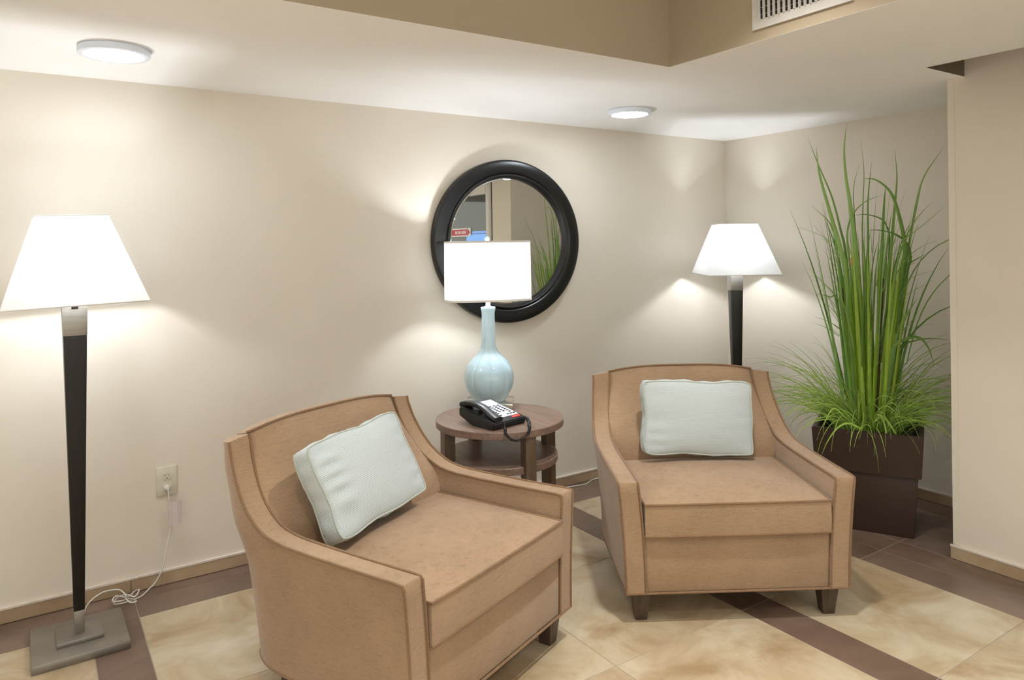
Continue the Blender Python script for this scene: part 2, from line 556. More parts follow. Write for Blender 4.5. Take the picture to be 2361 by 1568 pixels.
# ------------------------------------------------------------------ glazed door and lobby beyond it (seen in the mirror)
door = struct('door_1', B(COLX-.004, COLX+.05, -2.008, -1.974, 0, 2.02, bev=.003), plain('grey_door_metal', srgb(168, 160, 148), .4, .2))
M_doorw = plain('white_door_metal', srgb(222, 218, 212), .4)
bm = bmesh.new()
box(bm, COLX-.002, COLX+.045, -2.066, -2.009, 0, 2.02, bev=.003)
box(bm, COLX-.002, COLX+.045, -3.54, -2.067, 1.775, 2.02, bev=.003)
box(bm, COLX-.002, COLX+.045, -3.6, -3.542, 0, 2.02, bev=.003)
box(bm, COLX-.002, COLX+.045, -3.54, -2.067, 0, .12, bev=.003)
box(bm, COLX-.002, COLX+.045, -2.83, -2.77, .122, 1.773, bev=.003)
obj('door_frame', bm, M_doorw, door, 30)
obj('shadow_gap', B(COLX+.0, COLX+.05, -1.973, -1.963, 0, 2.02), plain('gap_black', srgb(18, 18, 18), .7), door, None)  # black strip stands in for the shadow gap beside the frame
obj('glass_pane', B(COLX+.018, COLX+.024, -2.77, -2.066, .12, 1.775), M_glass, door, None)
obj('glass_pane', B(COLX+.018, COLX+.024, -3.542, -2.83, .12, 1.775), M_glass, door, None)
bm = bmesh.new(); tube(bm, [(COLX-.05, -2.70, .85), (COLX-.05, -2.70, 1.25)], .012, 10)
for z in (.88, 1.22): tube(bm, [(COLX-.05, -2.70, z), (COLX+.0, -2.72, z)], .008, 8)
obj('pull_handle', bm, M_steel, door)
# arrow sticker on the glass
sg = thing('door_sign', 'white sticker with a red arrow on the glass door, seen in the round mirror', 'sign', (COLX+.0165, -2.352, 1.459))
obj('sign_board', B(-.001, .001, -.40, 0, -.0365, .0365), plain('white_sticker', (.85, .85, .85, 1), .4), sg, None)
bm = bmesh.new()
box(bm, -.0022, -.0010, -.39, -.066, -.026, .026)
for s_ in (-.0022, -.0010): pass
tri = [(-.058, .045*.85), (-.012, 0), (-.058, -.045*.85)]
va = [bm.verts.new((-.0022, y, z)) for y, z in tri]; vb = [bm.verts.new((-.0010, y, z)) for y, z in tri]
bm.faces.new(va); bm.faces.new(vb[::-1])
for i in range(3): bm.faces.new((va[i], vb[i], vb[(i+1) % 3], va[(i+1) % 3]))
obj('red_arrow', bm, plain('sign_red', srgb(190, 24, 52), .5), sg, None)
bm = bmesh.new()
y = -.08
for wd in (7, 4, 4):
    for k in range(wd):
        box(bm, -.0028, -.0021, y-.009, y-.001, -.013, .013); y -= .0115
    y -= .012
obj('lettering', bm, plain('sign_white', (.85, .85, .85, 1), .5), sg, None)
# lobby room
M_lobby = paint('lobby_paint', srgb(196, 194, 178), .6)
bm = bmesh.new()
box(bm, 2.5, 2.6, -6.3, -1.95, 0, 2.5)
box(bm, COLX+.12, 2.6, -1.84, -1.74, 0, 2.5)
box(bm, COLX+.3, 2.6, -6.3, -6.2, 0, 2.5)
struct('wall_lobby', bm, M_lobby)
struct('ceiling_lobby', B(COLX+.12, 2.6, -6.3, -1.85, 2.46, 2.55), M_lobby)
vm = thing('vending_machine', 'blue lit vending machine in the lobby, seen in the round mirror', 'machine', (1.0, -4.8, 0))
obj('body', B(.02, .55, -.42, .42, .02, 1.50, bev=.01), plain('blue_cabinet', srgb(40, 80, 170), .4), vm)
obj('lit_front', B(0, .02, -.40, .40, .25, 1.49, bev=.004), emit('lit_blue', (.16, .42, 1, 1), .42), vm, None)
obj('base', B(.03, .53, -.40, .40, 0, .02), M_blackplastic, vm, None)
obj('top_cap', B(.03, .5, -.3, .0, 1.50, 1.53, bev=.004), emit('lit_blue_cap', (.14, .38, 1, 1), .36), vm, None)

# ------------------------------------------------------------------ ceiling lights
def disc_light(x, y, z, label, group, dx=0, dy=0, r=.108):
    t = thing('ceiling_light', label, 'ceiling light', (x, y, z), 0, group)
    bm = bmesh.new(); lathe(bm, [(r*1.03, 0), (r*1.03, -.0025), (r*.9, -.004)], 56)
    bmesh.ops.translate(bm, verts=bm.verts, vec=(dx, dy, 0))
    obj('mounting_ring', bm, M_whiteplastic, t)
    bm = bmesh.new(); lathe(bm, [(r*.97, -.004), (r*.985, -.008), (r*.985, -.022), (r*.97, -.0245), (r*.83, -.0255), (r*.82, -.022)], 56)
    obj('housing', bm, M_glow, t)
    bm = bmesh.new(); lathe(bm, [(r*.82, -.0235), (r*.78, -.0262), (r*.5, -.0275), (.002, -.028)], 56)
    obj('diffuser', bm, M_disc, t)
    return t
disc_light(-3.5755, -.507, ZC, 'white disc ceiling light above the tall floor lamp by the wall outlet', 'round ceiling lights', .006, -.002)
disc_light(-1.325, -.522, ZC, 'white disc ceiling light between the round mirror and the corner', 'round ceiling lights', .02, -.008)
for x, y, wh in ((-5.9, -.55, 'near the left window'), (-1.35, -3.1, 'in front of the glass door'), (-1.35, -5.2, 'near the front window')):  # more disc lights added out of view to brighten the room
    disc_light(x, y, ZC, 'added unseen disc light on the dropped ceiling ' + wh, 'added fill lights outside the view')
M_can = plain('can_baffle', (.5, .5, .5, 1), .6)
for k, (x, y) in enumerate(((-2.25, -1.85), (-3.5, -2.0), (-5.2, -2.4), (-2.4, -3.6), (-4.2, -4.0), (-5.6, -4.0))):  # spots added out of view as top fill light
    t = thing('fill_downlight', 'added unseen downlight in the raised ceiling, ' + ('above the front of the armchairs', 'above the front of the left armchair', 'nearest the left window', 'behind the camera by the glass door', 'behind the camera mid-room', 'in the far left corner')[k], 'ceiling light', (x, y, ZT), 0, 'added fill lights in the raised ceiling outside the view')
    bm = bmesh.new(); lathe(bm, [(.095, 0), (.095, -.004), (.078, -.006), (.074, .0), (.07, -.0005)], 40, cap0=False, cap1=False)
    obj('trim_ring', bm, M_whiteplastic, t)
    bm = bmesh.new(); lathe(bm, [(.07, -.001), (.002, -.001)], 32, cap0=False)
    obj('lens', bm, M_panel, t)
    lt = bpy.data.lights.new('fill_light', 'SPOT'); lt.energy = DOWN*(.8, .2, 1, 1.0, 1, 1)[k]; lt.color = (1, .965, .91); lt.spot_size = math.radians(112); lt.spot_blend = .8; lt.shadow_soft_size = .07
    lo_ = bpy.data.objects.new('fill_light', lt); COL.objects.link(lo_); lo_.parent = t; lo_.location = (0, 0, -.012)
for x, y, wh in ((1.2, -3.2, 'just beyond the glass door'), (.3, -4.6, 'in front of the vending machine')):  # unseen lights added to brighten the lobby behind the glass
    disc_light(x, y, 2.46, 'added unseen disc light in the lobby ' + wh, 'added lobby fill lights')

# ------------------------------------------------------------------ air vent on the raised ceiling's side
M_vent = plain('vent_enamel_shaded', (.60, .58, .56, 1), .5)  # white enamel greyed so the shade is in its colour
vt = thing('air_vent', 'white wall air vent with upright fins above the dropped ceiling', 'vent', (TX, -1.808, 2.135))
VW, VH = .176, .097
bm = bmesh.new()
for (a, b_, c, d) in ((-VW, VW, -VH, -VH+.03), (-VW, VW, VH-.03, VH), (-VW, -VW+.027, -VH+.03, VH-.03), (VW-.027, VW, -VH+.03, VH-.03)):
    box(bm, -.007, 0, a, b_, c, d)
obj('frame', bm, M_vent, vt, None)
obj('duct_back', B(-.0015, -.0005, -VW+.02, VW-.02, -VH+.02, VH-.02), plain('dark_duct', srgb(34, 32, 32), .8), vt, None)
n = 16
for k in range(n):
    y = -VW+.034+(2*VW-.068)*k/(n-1)
    bm = bmesh.new(); box(bm, -.0145, -.006, -.0014, .0014, -VH+.029, VH-.029)
    o = obj('fin', bm, M_vent, vt, None); o.location = (0, y, 0); o.rotation_euler = (0, 0, -.5)
for k in range(5):
    z = -VH+.045+k*.024
    obj('cross_bar', B(-.005, -.002, -VW+.026, VW-.026, z-.001, z+.001), plain('dim_bar', (.22, .22, .22, 1), .6), vt, None)
for y in (-VW+.012, VW-.012):
    bm = bmesh.new(); lathe(bm, [(.004, 0), (.004, .001), (.002, .002)], 12)
    o = obj('screw', bm, M_steel, vt); o.rotation_euler = (0, -PI/2, 0); o.location = (-.007, y, .055)

# ------------------------------------------------------------------ round mirror
mr = thing('round_mirror', 'round wall mirror with a wide black frame behind the table lamp', 'mirror', (-1.722, 0, 1.3575))
KX, KZ = .452, .4255
def ring_prof(prof, n=96):
    bm = bmesh.new(); rings = []
    for r, y in prof:
        rings.append([bm.verts.new((KX*r*math.cos(2*PI*k/n), y, KZ*r*math.sin(2*PI*k/n))) for k in range(n)])
    for A, Bq in zip(rings, rings[1:]):
        for k in range(n): bm.faces.new((A[k], Bq[k], Bq[(k+1) % n], A[(k+1) % n]))
    return bm
bm = ring_prof([(.985, -.001), (1.0, -.004), (1.0, -.036), (.993, -.042), (.975, -.045), (.86, -.042), (.845, -.040), (.838, -.034), (.832, -.033),
                (.822, -.040), (.808, -.042), (.797, -.038), (.79, -.030), (.782, -.028), (.775, -.022), (.771, -.012)])
obj('frame', bm, M_blacklac, mr, 50)
bm = ring_prof([(.773, -.0165), (.760, -.0175), (.757, -.0185), (.0005, -.0185)])
obj('glass', bm, M_mirror, mr, 5)

# ------------------------------------------------------------------ floor lamps
def floor_lamp(x, y, rz, label, sdx, sdz, tilt):
    t = thing('floor_lamp', label, 'floor lamp', (x, y, 0), rz, 'floor lamps with square white shades')
    bm = bmesh.new(); box(bm, -.14, .14, -.14, .14, 0, .028, bev=.0025)
    b = obj('base', bm, M_steel, t)
    bm = bmesh.new(); box(bm, -.069, .069, -.062, .062, .028, .042, bev=.002)
    obj('base_plate', bm, M_steel, t)
    bm = bmesh.new(); frustum(bm, .0145, .0145, .042, .016, .016, .117, bev=.001)
    obj('lower_sleeve', bm, M_steel, t)
    bm = bmesh.new(); frustum(bm, .016, .016, .117, .0345, .0345, 1.053, bev=.0012)
    obj('column', bm, M_blackwood, t)
    bm = bmesh.new(); frustum(bm, .0352, .0352, 1.053, .0375, .0375, 1.16, bev=.001)
    up_ = obj('upper_sleeve', bm, M_steel, t)
    bm = bmesh.new(); tube(bm, [(0, 0, 1.16), (0, 0, 1.25)], .012, 12); tube(bm, [(0, 0, 1.215), (0, 0, 1.25)], .018, 16)
    for s_ in (-1, 1):
        tube(bm, spline([(.01*s_, 0, 1.22), (.055*s_, 0, 1.27), (.055*s_, 0, 1.37), (0, 0, 1.425)], 8), .0022, 6)
    obj('socket', bm, M_steel, t)
    bm = bmesh.new(); bmesh.ops.create_uvsphere(bm, u_segments=20, v_segments=12, radius=.024)
    bmesh.ops.translate(bm, verts=bm.verts, vec=(0, 0, 1.278))
    obj('bulb', bm, M_bulb, t)
    # rotary switch that hangs just under the shade
    bm = bmesh.new(); box(bm, -.010, .010, -.042, -.037, 1.143, 1.156, bev=.001)
    obj('switch', bm, M_blackplastic, t)
    # shade
    sb, st, zb, zt = .206, .105, 1.16, 1.452
    bm = bmesh.new()
    lo = [(-sb, -sb, zb), (sb, -sb, zb), (sb, sb, zb), (-sb, sb, zb)]
    hi = [(-st, -st, zt), (st, -st, zt), (st, st, zt), (-st, st, zt)]
    for i in range(4):
        jn = (i+1) % 4
        A, D_, Bq, E_ = Vector(lo[i]), Vector(hi[i]), Vector(lo[jn]), Vector(hi[jn])
        def fn(u, v):
            p = A.lerp(Bq, u).lerp(D_.lerp(E_, u), v)
            c = Vector((p.x, p.y, 0)).normalized()
            return p
        grid(bm, fn, 6, 6)
    bmesh.ops.remove_doubles(bm, verts=bm.verts, dist=1e-5)
    sh = obj('lamp_shade', bm, M_shade, t, 30)
    bm = bmesh.new()
    tube(bm, lo, .0022, 6, closed=True); obj('lower_hem', bm, M_hem, sh)
    bm = bmesh.new(); tube(bm, hi, .002, 6, closed=True); obj('upper_hem', bm, M_hem, sh)
    sh.location = (sdx, 0, sdz + 1.3*(1-math.cos(tilt)))
    if tilt:
        sh.rotation_euler = (0, tilt, 0)
        sh.location = (sdx - 1.3*math.sin(tilt), 0, sdz)
    lt = bpy.data.lights.new('lamp_light', 'POINT'); lt.energy = FLOOR_BULB; lt.color = (.85, .925, 1); lt.shadow_soft_size = .028
    lo_ = bpy.data.objects.new('lamp_light', lt); COL.objects.link(lo_); lo_.parent = t; lo_.location = (0, 0, 1.278)
    return t
lamp1 = floor_lamp(-3.692, -.314, .017, 'tall floor lamp with dark tapered post and white shade beside the wall outlet', -.003, .005, -.030)
lamp2 = floor_lamp(-.357, -.360, -.602, 'tall floor lamp with dark tapered post in the corner behind the armchair', -.002, -.010, 0)

# lamp cord with plug, tag and a tied coil
pts = [(-3.371, -.012, .385), (-3.3715, -.032, .392), (-3.370, -.036, .372), (-3.3663, -.035, .3303), (-3.3643, -.035, .2521), (-3.3697, -.036, .2066),
       (-3.3833, -.037, .1357), (-3.3951, -.034, .0784), (-3.420, -.030, .03), (-3.452, -.040, .006), (-3.476, -.075, .006), (-3.5, -.09, .007)]
IW = Matrix.Translation(Vector((-3.692, -.314, 0))) @ Matrix.Rotation(.017, 4, 'Z')
IW = IW.inverted()
bm = bmesh.new()
tube(bm, [IW @ p for p in spline(pts, 8)], .0026, 7)
loop = [(-3.5, -.09, .007), (-3.548, -.128, .02), (-3.571, -.095, .012), (-3.556, -.058, .016), (-3.528, -.085, .03), (-3.503, -.112, .026), (-3.484, -.080, .034), (-3.494, -.052, .022), (-3.52, -.07, .014),
        (-3.535, -.115, .034), (-3.526, -.172, .036), (-3.505, -.178, .034), (-3.503, -.13, .02), (-3.518, -.085, .012), (-3.55, -.115, .024), (-3.575, -.1, .024), (-3.562, -.07, .028), (-3.53, -.10, .028),
        (-3.545, -.07, .045), (-3.565, -.042, .042), (-3.600, -.020, .034), (-3.637, -.028, .02), (-3.66, -.06, .008), (-3.675, -.165, .008)]
tube(bm, [IW @ p for p in spline(loop, 8)], .0026, 7)
cord = obj('power_cord', bm, M_cord, lamp1)
bm = bmesh.new(); tube(bm, [IW @ Vector(p) for p in [(-3.371, -.006, .385), (-3.371, -.018, .385), (-3.3715, -.031, .388)]], [.011, .012, .006], 12)
obj('plug', bm, M_cord, cord)
def tagmat():
    k = NT('printed_tag')
    tc = k.n('ShaderNodeTexCoord')
    wv = k.n('ShaderNodeTexWave', wave_type='BANDS', bands_direction='X'); wv.inputs['Scale'].default_value = 52
    k.l(tc.outputs['Object'], wv.inputs['Vector'])
    n = k.noise(k.coord(scale=(1, 1, 6)), 60, 2)
    c = k.ramp(wv.outputs['Fac'], [(.55, (.88, .84, .85, 1)), (.8, (.66, .42, .42, 1))])
    k.color(k.mix(c, (.88, .85, .86, 1), n)); k.set(Roughness=.6)
    return k.m
bm = bmesh.new()
grid(bm, lambda u, v: Vector(((u-.5)*.047, -.004*math.sin(u*3), (v-.5)*.094)), 4, 4)
bmesh.ops.solidify(bm, geom=bm.faces[:], thickness=.0006)
tg = obj('warning_tag', bm, tagmat(), cord, 30, label='white paper tag printed with fine red lines')
tg.location = IW @ Vector((-3.3485, -.0425, .2895)); tg.rotation_euler = (0, .02, .0)

# the corner lamp's cord runs along the baseboard behind the chair and table
cp = [(-.52, -.26, .012), (-.60, -.15, .005), (-.75, -.05, .004), (-.95, -.022, .004), (-1.10, -.018, .004), (-1.174, -.02, .004), (-1.21, -.032, .004), (-1.2654, -.058, .004), (-1.3127, -.05, .004), (-1.42, -.03, .004), (-1.6, -.03, .004), (-1.85, -.035, .004), (-2.2, -.03, .004)]
IW = (Matrix.Translation(Vector((-.357, -.360, 0))) @ Matrix.Rotation(-.602, 4, 'Z')).inverted()
bm = bmesh.new(); tube(bm, [IW @ p for p in spline(cp, 8)], .0028, 7)
obj('power_cord', bm, M_cord, lamp2)

# ------------------------------------------------------------------ wall outlet
ou = thing('wall_outlet', 'ivory duplex wall outlet with a plug in the lower socket', 'outlet', (-3.371, 0, .4115))
bm = bmesh.new(); box(bm, -.0385, .0385, -.006, 0, -.0585, .0585, bev=.003)
obj('cover_plate', bm, M_ivory, ou)
for z in (.0195, -.0195):
    bm = bmesh.new()
    n = 24; rr = []
    for k in range(n):
        th = 2*PI*k/n
        rr.append((max(-.0165, min(.0165, .0185*math.cos(th))), .0138*math.sin(th)))
    a = [bm.verts.new((x, -.005, zz)) for x, zz in rr]; b_ = [bm.verts.new((x, -.0085, zz)) for x, zz in rr]
    bm.faces.new(b_)
    for k in range(n): bm.faces.new((a[k], a[(k+1) % n], b_[(k+1) % n], b_[k]))
    s = obj('socket', bm, M_ivory, ou, 40); s.location = (0, 0, z)
    if z > 0:
        for x in (-.0062, .0062): obj('slot', B(x-.001, x+.001, -.0088, -.007, .0005, .0078), M_slot, s, None)
        bm = bmesh.new(); tube(bm, [(0, -.0088, -.0065), (0, -.007, -.0065)], .0026, 10); obj('ground_hole', bm, M_slot, s)
bm = bmesh.new(); tube(bm, [(0, -.0075, 0), (0, -.005, 0)], .003, 12); obj('screw', bm, M_ivory, ou)

# ------------------------------------------------------------------ armchairs
PROF = [(-.428, .500), (-.25, .497), (-.08, .496), (.02, .4975), (.06, .501), (.10, .508), (.13, .518), (.165, .537), (.20, .563), (.23, .594), (.25, .622), (.27, .655), (.287, .69), (.298, .725), (.306, .757)]
Z0, TA = .109, .069
def ptop(v):
    if v >= .306: return .757-.008*(v-.306)/.064
    return interp(v, PROF)
def vrear(z): return .285+.085*max(0, min(1, (z-Z0)/.648))
def zlow(v):
    if v <= .285: return Z0
    return Z0+(v-.285)/.085*.648
def uout(v, z):
    k = max(0, min(1, (z-Z0)/.39))
    fl = .396+.024*k**1.8
    # wings stand straighter than the arms
    b_ = max(0, min(1, (z-.52)/.2))
    fl = fl*(1-b_)+.398*b_
    R = .2-.14*max(0, min(1, (z-.4)/.28))
    v0 = vrear(z)-R
    if v > v0:
        t = min(1, (v-v0)/R)
        fl -= R*(1-math.sqrt(max(0, 1-t*t*.92)))*.8
    return fl
def arm_bm(s):
    bm = bmesh.new()
    vs = [-.428, -.424, -.41, -.38, -.33, -.27, -.2, -.13, -.06, 0, .03, .06, .08, .10, .115, .13, .147, .165, .182, .2, .215, .23, .24, .25, .26, .27, .279, .287, .293, .298, .302, .306, .315, .325, .335, .345, .355, .363, .3685]
    NZ = 12
    def zz(v, k):
        zl, zt = zlow(v), ptop(v)
        if v < -.41: zt -= (.428+v < .001)*.006 + 0
        return zl+(zt-zl)*k/NZ
    out = [[None]*(NZ+1) for _ in vs]; inn = [[None]*(NZ+1) for _ in vs]
    for i, v in enumerate(vs):
        for k in range(NZ+1):
            z = zz(v, k)
            uo = uout(v, z)
            th = TA+.004*max(0, min(1, (z-.5)/.2))
            ui = min(uo-.03, .329) if v > .1 else uo-th
            if v > .1 and z > .45: ui = uout(min(v, .2), z)-th
            if v > .3: ui = min(ui, uo-.03)
            out[i][k] = bm.verts.new((s*uo, v, z-.010*max(0, min(1, (z-.62)/.137))*max(0, min(1, (v-.2)/.1)))); inn[i][k] = bm.verts.new((s*ui, v, z))
    def f4(a, b_, c, d):
        q = (a, b_, c, d) if s > 0 else (d, c, b_, a)
        bm.faces.new(q)
    n = len(vs)
    for i in range(n-1):
        for k in range(NZ):
            f4(out[i][k], out[i+1][k], out[i+1][k+1], out[i][k+1])
            f4(inn[i][k+1], inn[i+1][k+1], inn[i+1][k], inn[i][k])
        f4(out[i][NZ], out[i+1][NZ], inn[i+1][NZ], inn[i][NZ])
        f4(inn[i][0], inn[i+1][0], out[i+1][0], out[i][0])
    for k in range(NZ):
        f4(inn[0][k], out[0][k], out[0][k+1], inn[0][k+1])
        f4(out[-1][k], inn[-1][k], inn[-1][k+1], out[-1][k+1])
    return bm
def uin(v, z):
    return uout(min(v, .2), z)-(TA+.004*max(0, min(1, (z-.5)/.2)))
def arm_line(s, inner, z_start=Z0, v_end=.306):
    """piping line along the front of an arm, over its top and up the wing"""
    pts = []
    for z in (z_start, .2, .3, .4, .47, .49): pts.append((-.4285, z))
    pts.append((-.424, .4985))
    v = -.40
    while v < v_end:
        pts.append((v, ptop(v)+.0005)); v += .02
    pts.append((v_end, ptop(v_end)))
    res = []
    for v, z in pts:
        uo = uout(v, z)
        th = TA+.004*max(0, min(1, (z-.5)/.2))
        if inner: uo = uout(min(v, .2), z)-th
        dz = 0 if inner else .010*max(0, min(1, (z-.62)/.137))*max(0, min(1, (v-.2)/.1))
        res.append(Vector((s*uo, v-.001, z-dz)))
    return res
def zarch(u):
    return .757+.027*(1-abs(u/.335)**3.2) if abs(u) < .335 else .757
def back_front(u, z):
    """front surface of the backrest"""
    prof = [(.30, .05), (.40, .088), (.43, .093), (.47, .108), (.52, .142), (.56, .178), (.60, .212), (.65, .250), (.70, .281), (.757, .303), (.80, .316)]
    v = interp(z, prof)
    puff = .022*max(0, 1-abs(u/.335)**2.5)*max(0, min(1, (z-.30)/.2))*max(0, min(1, (.80-z)/.1))
    return v-puff+.018*min(1, abs(u)/.334)**14*max(0, min(1, (z-.5)/.08))
def back_bm():
    bm = bmesh.new()
    U, NZ = 24, 18
    W = .334
    def wz(z): return uin(.2, min(z, .757))+.004
    fr = []; re = []
    for i in range(U+1):
        u = -W+2*W*i/U
        zt = zarch(u)
        cf, cr = [], []
        for k in range(NZ+1):
            z = .30+(zt-.30)*k/NZ
            cf.append(bm.verts.new((u/W*wz(z), back_front(u, z) + (.006 if k == NZ else 0), z)))
            zr = Z0+(zt-.006-Z0)*k/NZ
            wr = uout(vrear(zr)-.02, zr)-.004
            cr.append(bm.verts.new((u/W*min(wr, .33), vrear(zr)-.006+.014*(1-abs(u/W)**2.5), zr)))
        fr.append(cf); re.append(cr)
    for i in range(U):
        for k in range(NZ):
            bm.faces.new((fr[i][k], fr[i+1][k], fr[i+1][k+1], fr[i][k+1]))
            bm.faces.new((re[i][k+1], re[i+1][k+1], re[i+1][k], re[i][k]))
        bm.faces.new((fr[i][NZ], fr[i+1][NZ], re[i+1][NZ], re[i][NZ]))
        bm.faces.new((re[i][0], re[i+1][0], fr[i+1][0], fr[i][0]))
    for c, fl in ((0, 1), (U, 0)):
        for k in range(NZ):
            q = (fr[c][k], fr[c][k+1], re[c][k+1], re[c][k])
            bm.faces.new(q if fl else q[::-1])
    return bm
def cushion_bm():
    """box seat cushion with a crowned top"""
    bm = bmesh.new()
    W, V0, V1 = .3295, -.440, .105
    z1, z2 = .313, .4235
    N = 22
    def edge(u, v, top):
        x = -1+2*u; y = v
        X = W*x; Y = V0+(V1-V0)*y
        cx = max(0, 1-abs(x)**3); cy = max(0, 1-abs(2*y-1)**4)
        crown = .026*(1-abs(x)**2.6)*(1-abs(2*y-1)**3.0)
        Xs = X*(1-.004*(1-cy))
        return Vector((Xs, Y-.004*cx*(1 if y < .01 else 0), (z2+crown) if top else z1))
    T = [[bm.verts.new(edge(i/N, k/N, True)) for k in range(N+1)] for i in range(N+1)]
    Bt = [[bm.verts.new(edge(i/N, k/N, False)) for k in range(N+1)] for i in range(N+1)]
    for i in range(N):
        for k in range(N):
            bm.faces.new((T[i][k], T[i+1][k], T[i+1][k+1], T[i][k+1]))
            bm.faces.new((Bt[i][k+1], Bt[i+1][k+1], Bt[i+1][k], Bt[i][k]))
    ringT = [T[i][0] for i in range(N)]+[T[N][k] for k in range(N)]+[T[N-i][N] for i in range(N)]+[T[0][N-k] for k in range(N)]
    ringB = [Bt[i][0] for i in range(N)]+[Bt[N][k] for k in range(N)]+[Bt[N-i][N] for i in range(N)]+[Bt[0][N-k] for k in range(N)]
    rows = [ringB]
    n = len(ringT)
    for h in (.25, .5, .75):
        row = []
        for a, b_ in zip(ringB, ringT):
            p = a.co.lerp(b_.co, h)
            c = Vector((p.x, p.y+.17, 0)).normalized()
            row.append(bm.verts.new(p+c*.002*math.sin(h*PI)))
        rows.append(row)
    rows.append(ringT)
    for A, Bq in zip(rows, rows[1:]):
        for k in range(n): bm.faces.new((A[k], A[(k+1) % n], Bq[(k+1) % n], Bq[k]))
    tl = [v.co.copy() for v in ringT]; bl_ = [v.co.copy() for v in ringB]
    return bm, tl, bl_
def make_chair(label):
    t = thing('armchair', label, 'armchair', (0, 0, 0), 0, 'tan upholstered armchairs')
    for s in (-1, 1):
        a = obj('arm', arm_bm(s), M_tan, t, 42)
        bm = bmesh.new()
        tube(bm, arm_line(s, False), .0044, 8); tube(bm, arm_line(s, True), .0044, 8)
        obj('piping', bm, M_tanpipe, a)
    b = obj('backrest', back_bm(), M_tan, t, 50)
    bm = bmesh.new()
    tube(bm, [(-.326+.652*i/40, back_front(-.326+.652*i/40, zarch(-.326+.652*i/40))+.004, zarch(-.326+.652*i/40)+.0010) for i in range(41)], .0044, 8)
    obj('piping', bm, M_tanpipe, b)
    bm = bmesh.new()
    box(bm, -.3275, .3275, -.424, .2, Z0+.002, .311, bev=.005)
    for v_ in bm.verts: v_.co.x *= 1+.017*(v_.co.z-Z0)/.2
    obj('front_panel', bm, M_tan, t)
    bm, tl, bl_ = cushion_bm()
    c = obj('seat_cushion', bm, M_tan, t, 60)
    bm = bmesh.new(); tube(bm, tl, .0044, 8, closed=True); tube(bm, bl_, .0044, 8, closed=True)
    obj('piping', bm, M_tanpipe, c)
    # welt round the bottom hem
    bm = bmesh.new()
    pts = [Vector((u, -.4285, Z0+.001)) for u in (-.396, -.3, -.15, 0, .15, .3, .396)]
    sidev = [-.40, -.3, -.15, 0, .08, .13, .17, .2, .23, .25, .265, .278]
    right = [Vector((uout(v, Z0), v, Z0+.001)) for v in sidev]
    left = [Vector((-p.x, p.y, p.z)) for p in right[::-1]]
    rear = [Vector((u, .292, Z0+.001)) for u in (.2, 0, -.2)]
    tube(bm, pts+right+rear+left, .0042, 7, closed=True)
    obj('hem_welt', bm, M_tanpipe, t)
    for sx, sy in ((-1, -1), (1, -1), (1, 1), (-1, 1)):
        bm = bmesh.new(); frustum(bm, .021, .021, 0, .034, .034, .116, bev=.0025)
        lg = obj('leg', bm, M_darkleg, t)
        lg.location = (sx*(.338 if sy < 0 else .29), -.372 if sy < 0 else .16, 0)
    return t
def copy_tree(o, parent=None):
    c = o.copy(); COL.objects.link(c); c.parent = parent
    for ch in list(o.children): copy_tree(ch, c)
    return c
chair1 = make_chair('tan upholstered armchair nearest the camera, angled left of the side table')
chair1.location = (-2.8325, -1.0066, 0); chair1.rotation_euler = (0, 0, .3879)
chair2 = copy_tree(chair1)
chair2['label'] = 'tan upholstered armchair facing out between the side table and planter'
chair2.location = (-1.5304, -1.1418, 0); chair2.rotation_euler = (0, 0, -.5499)

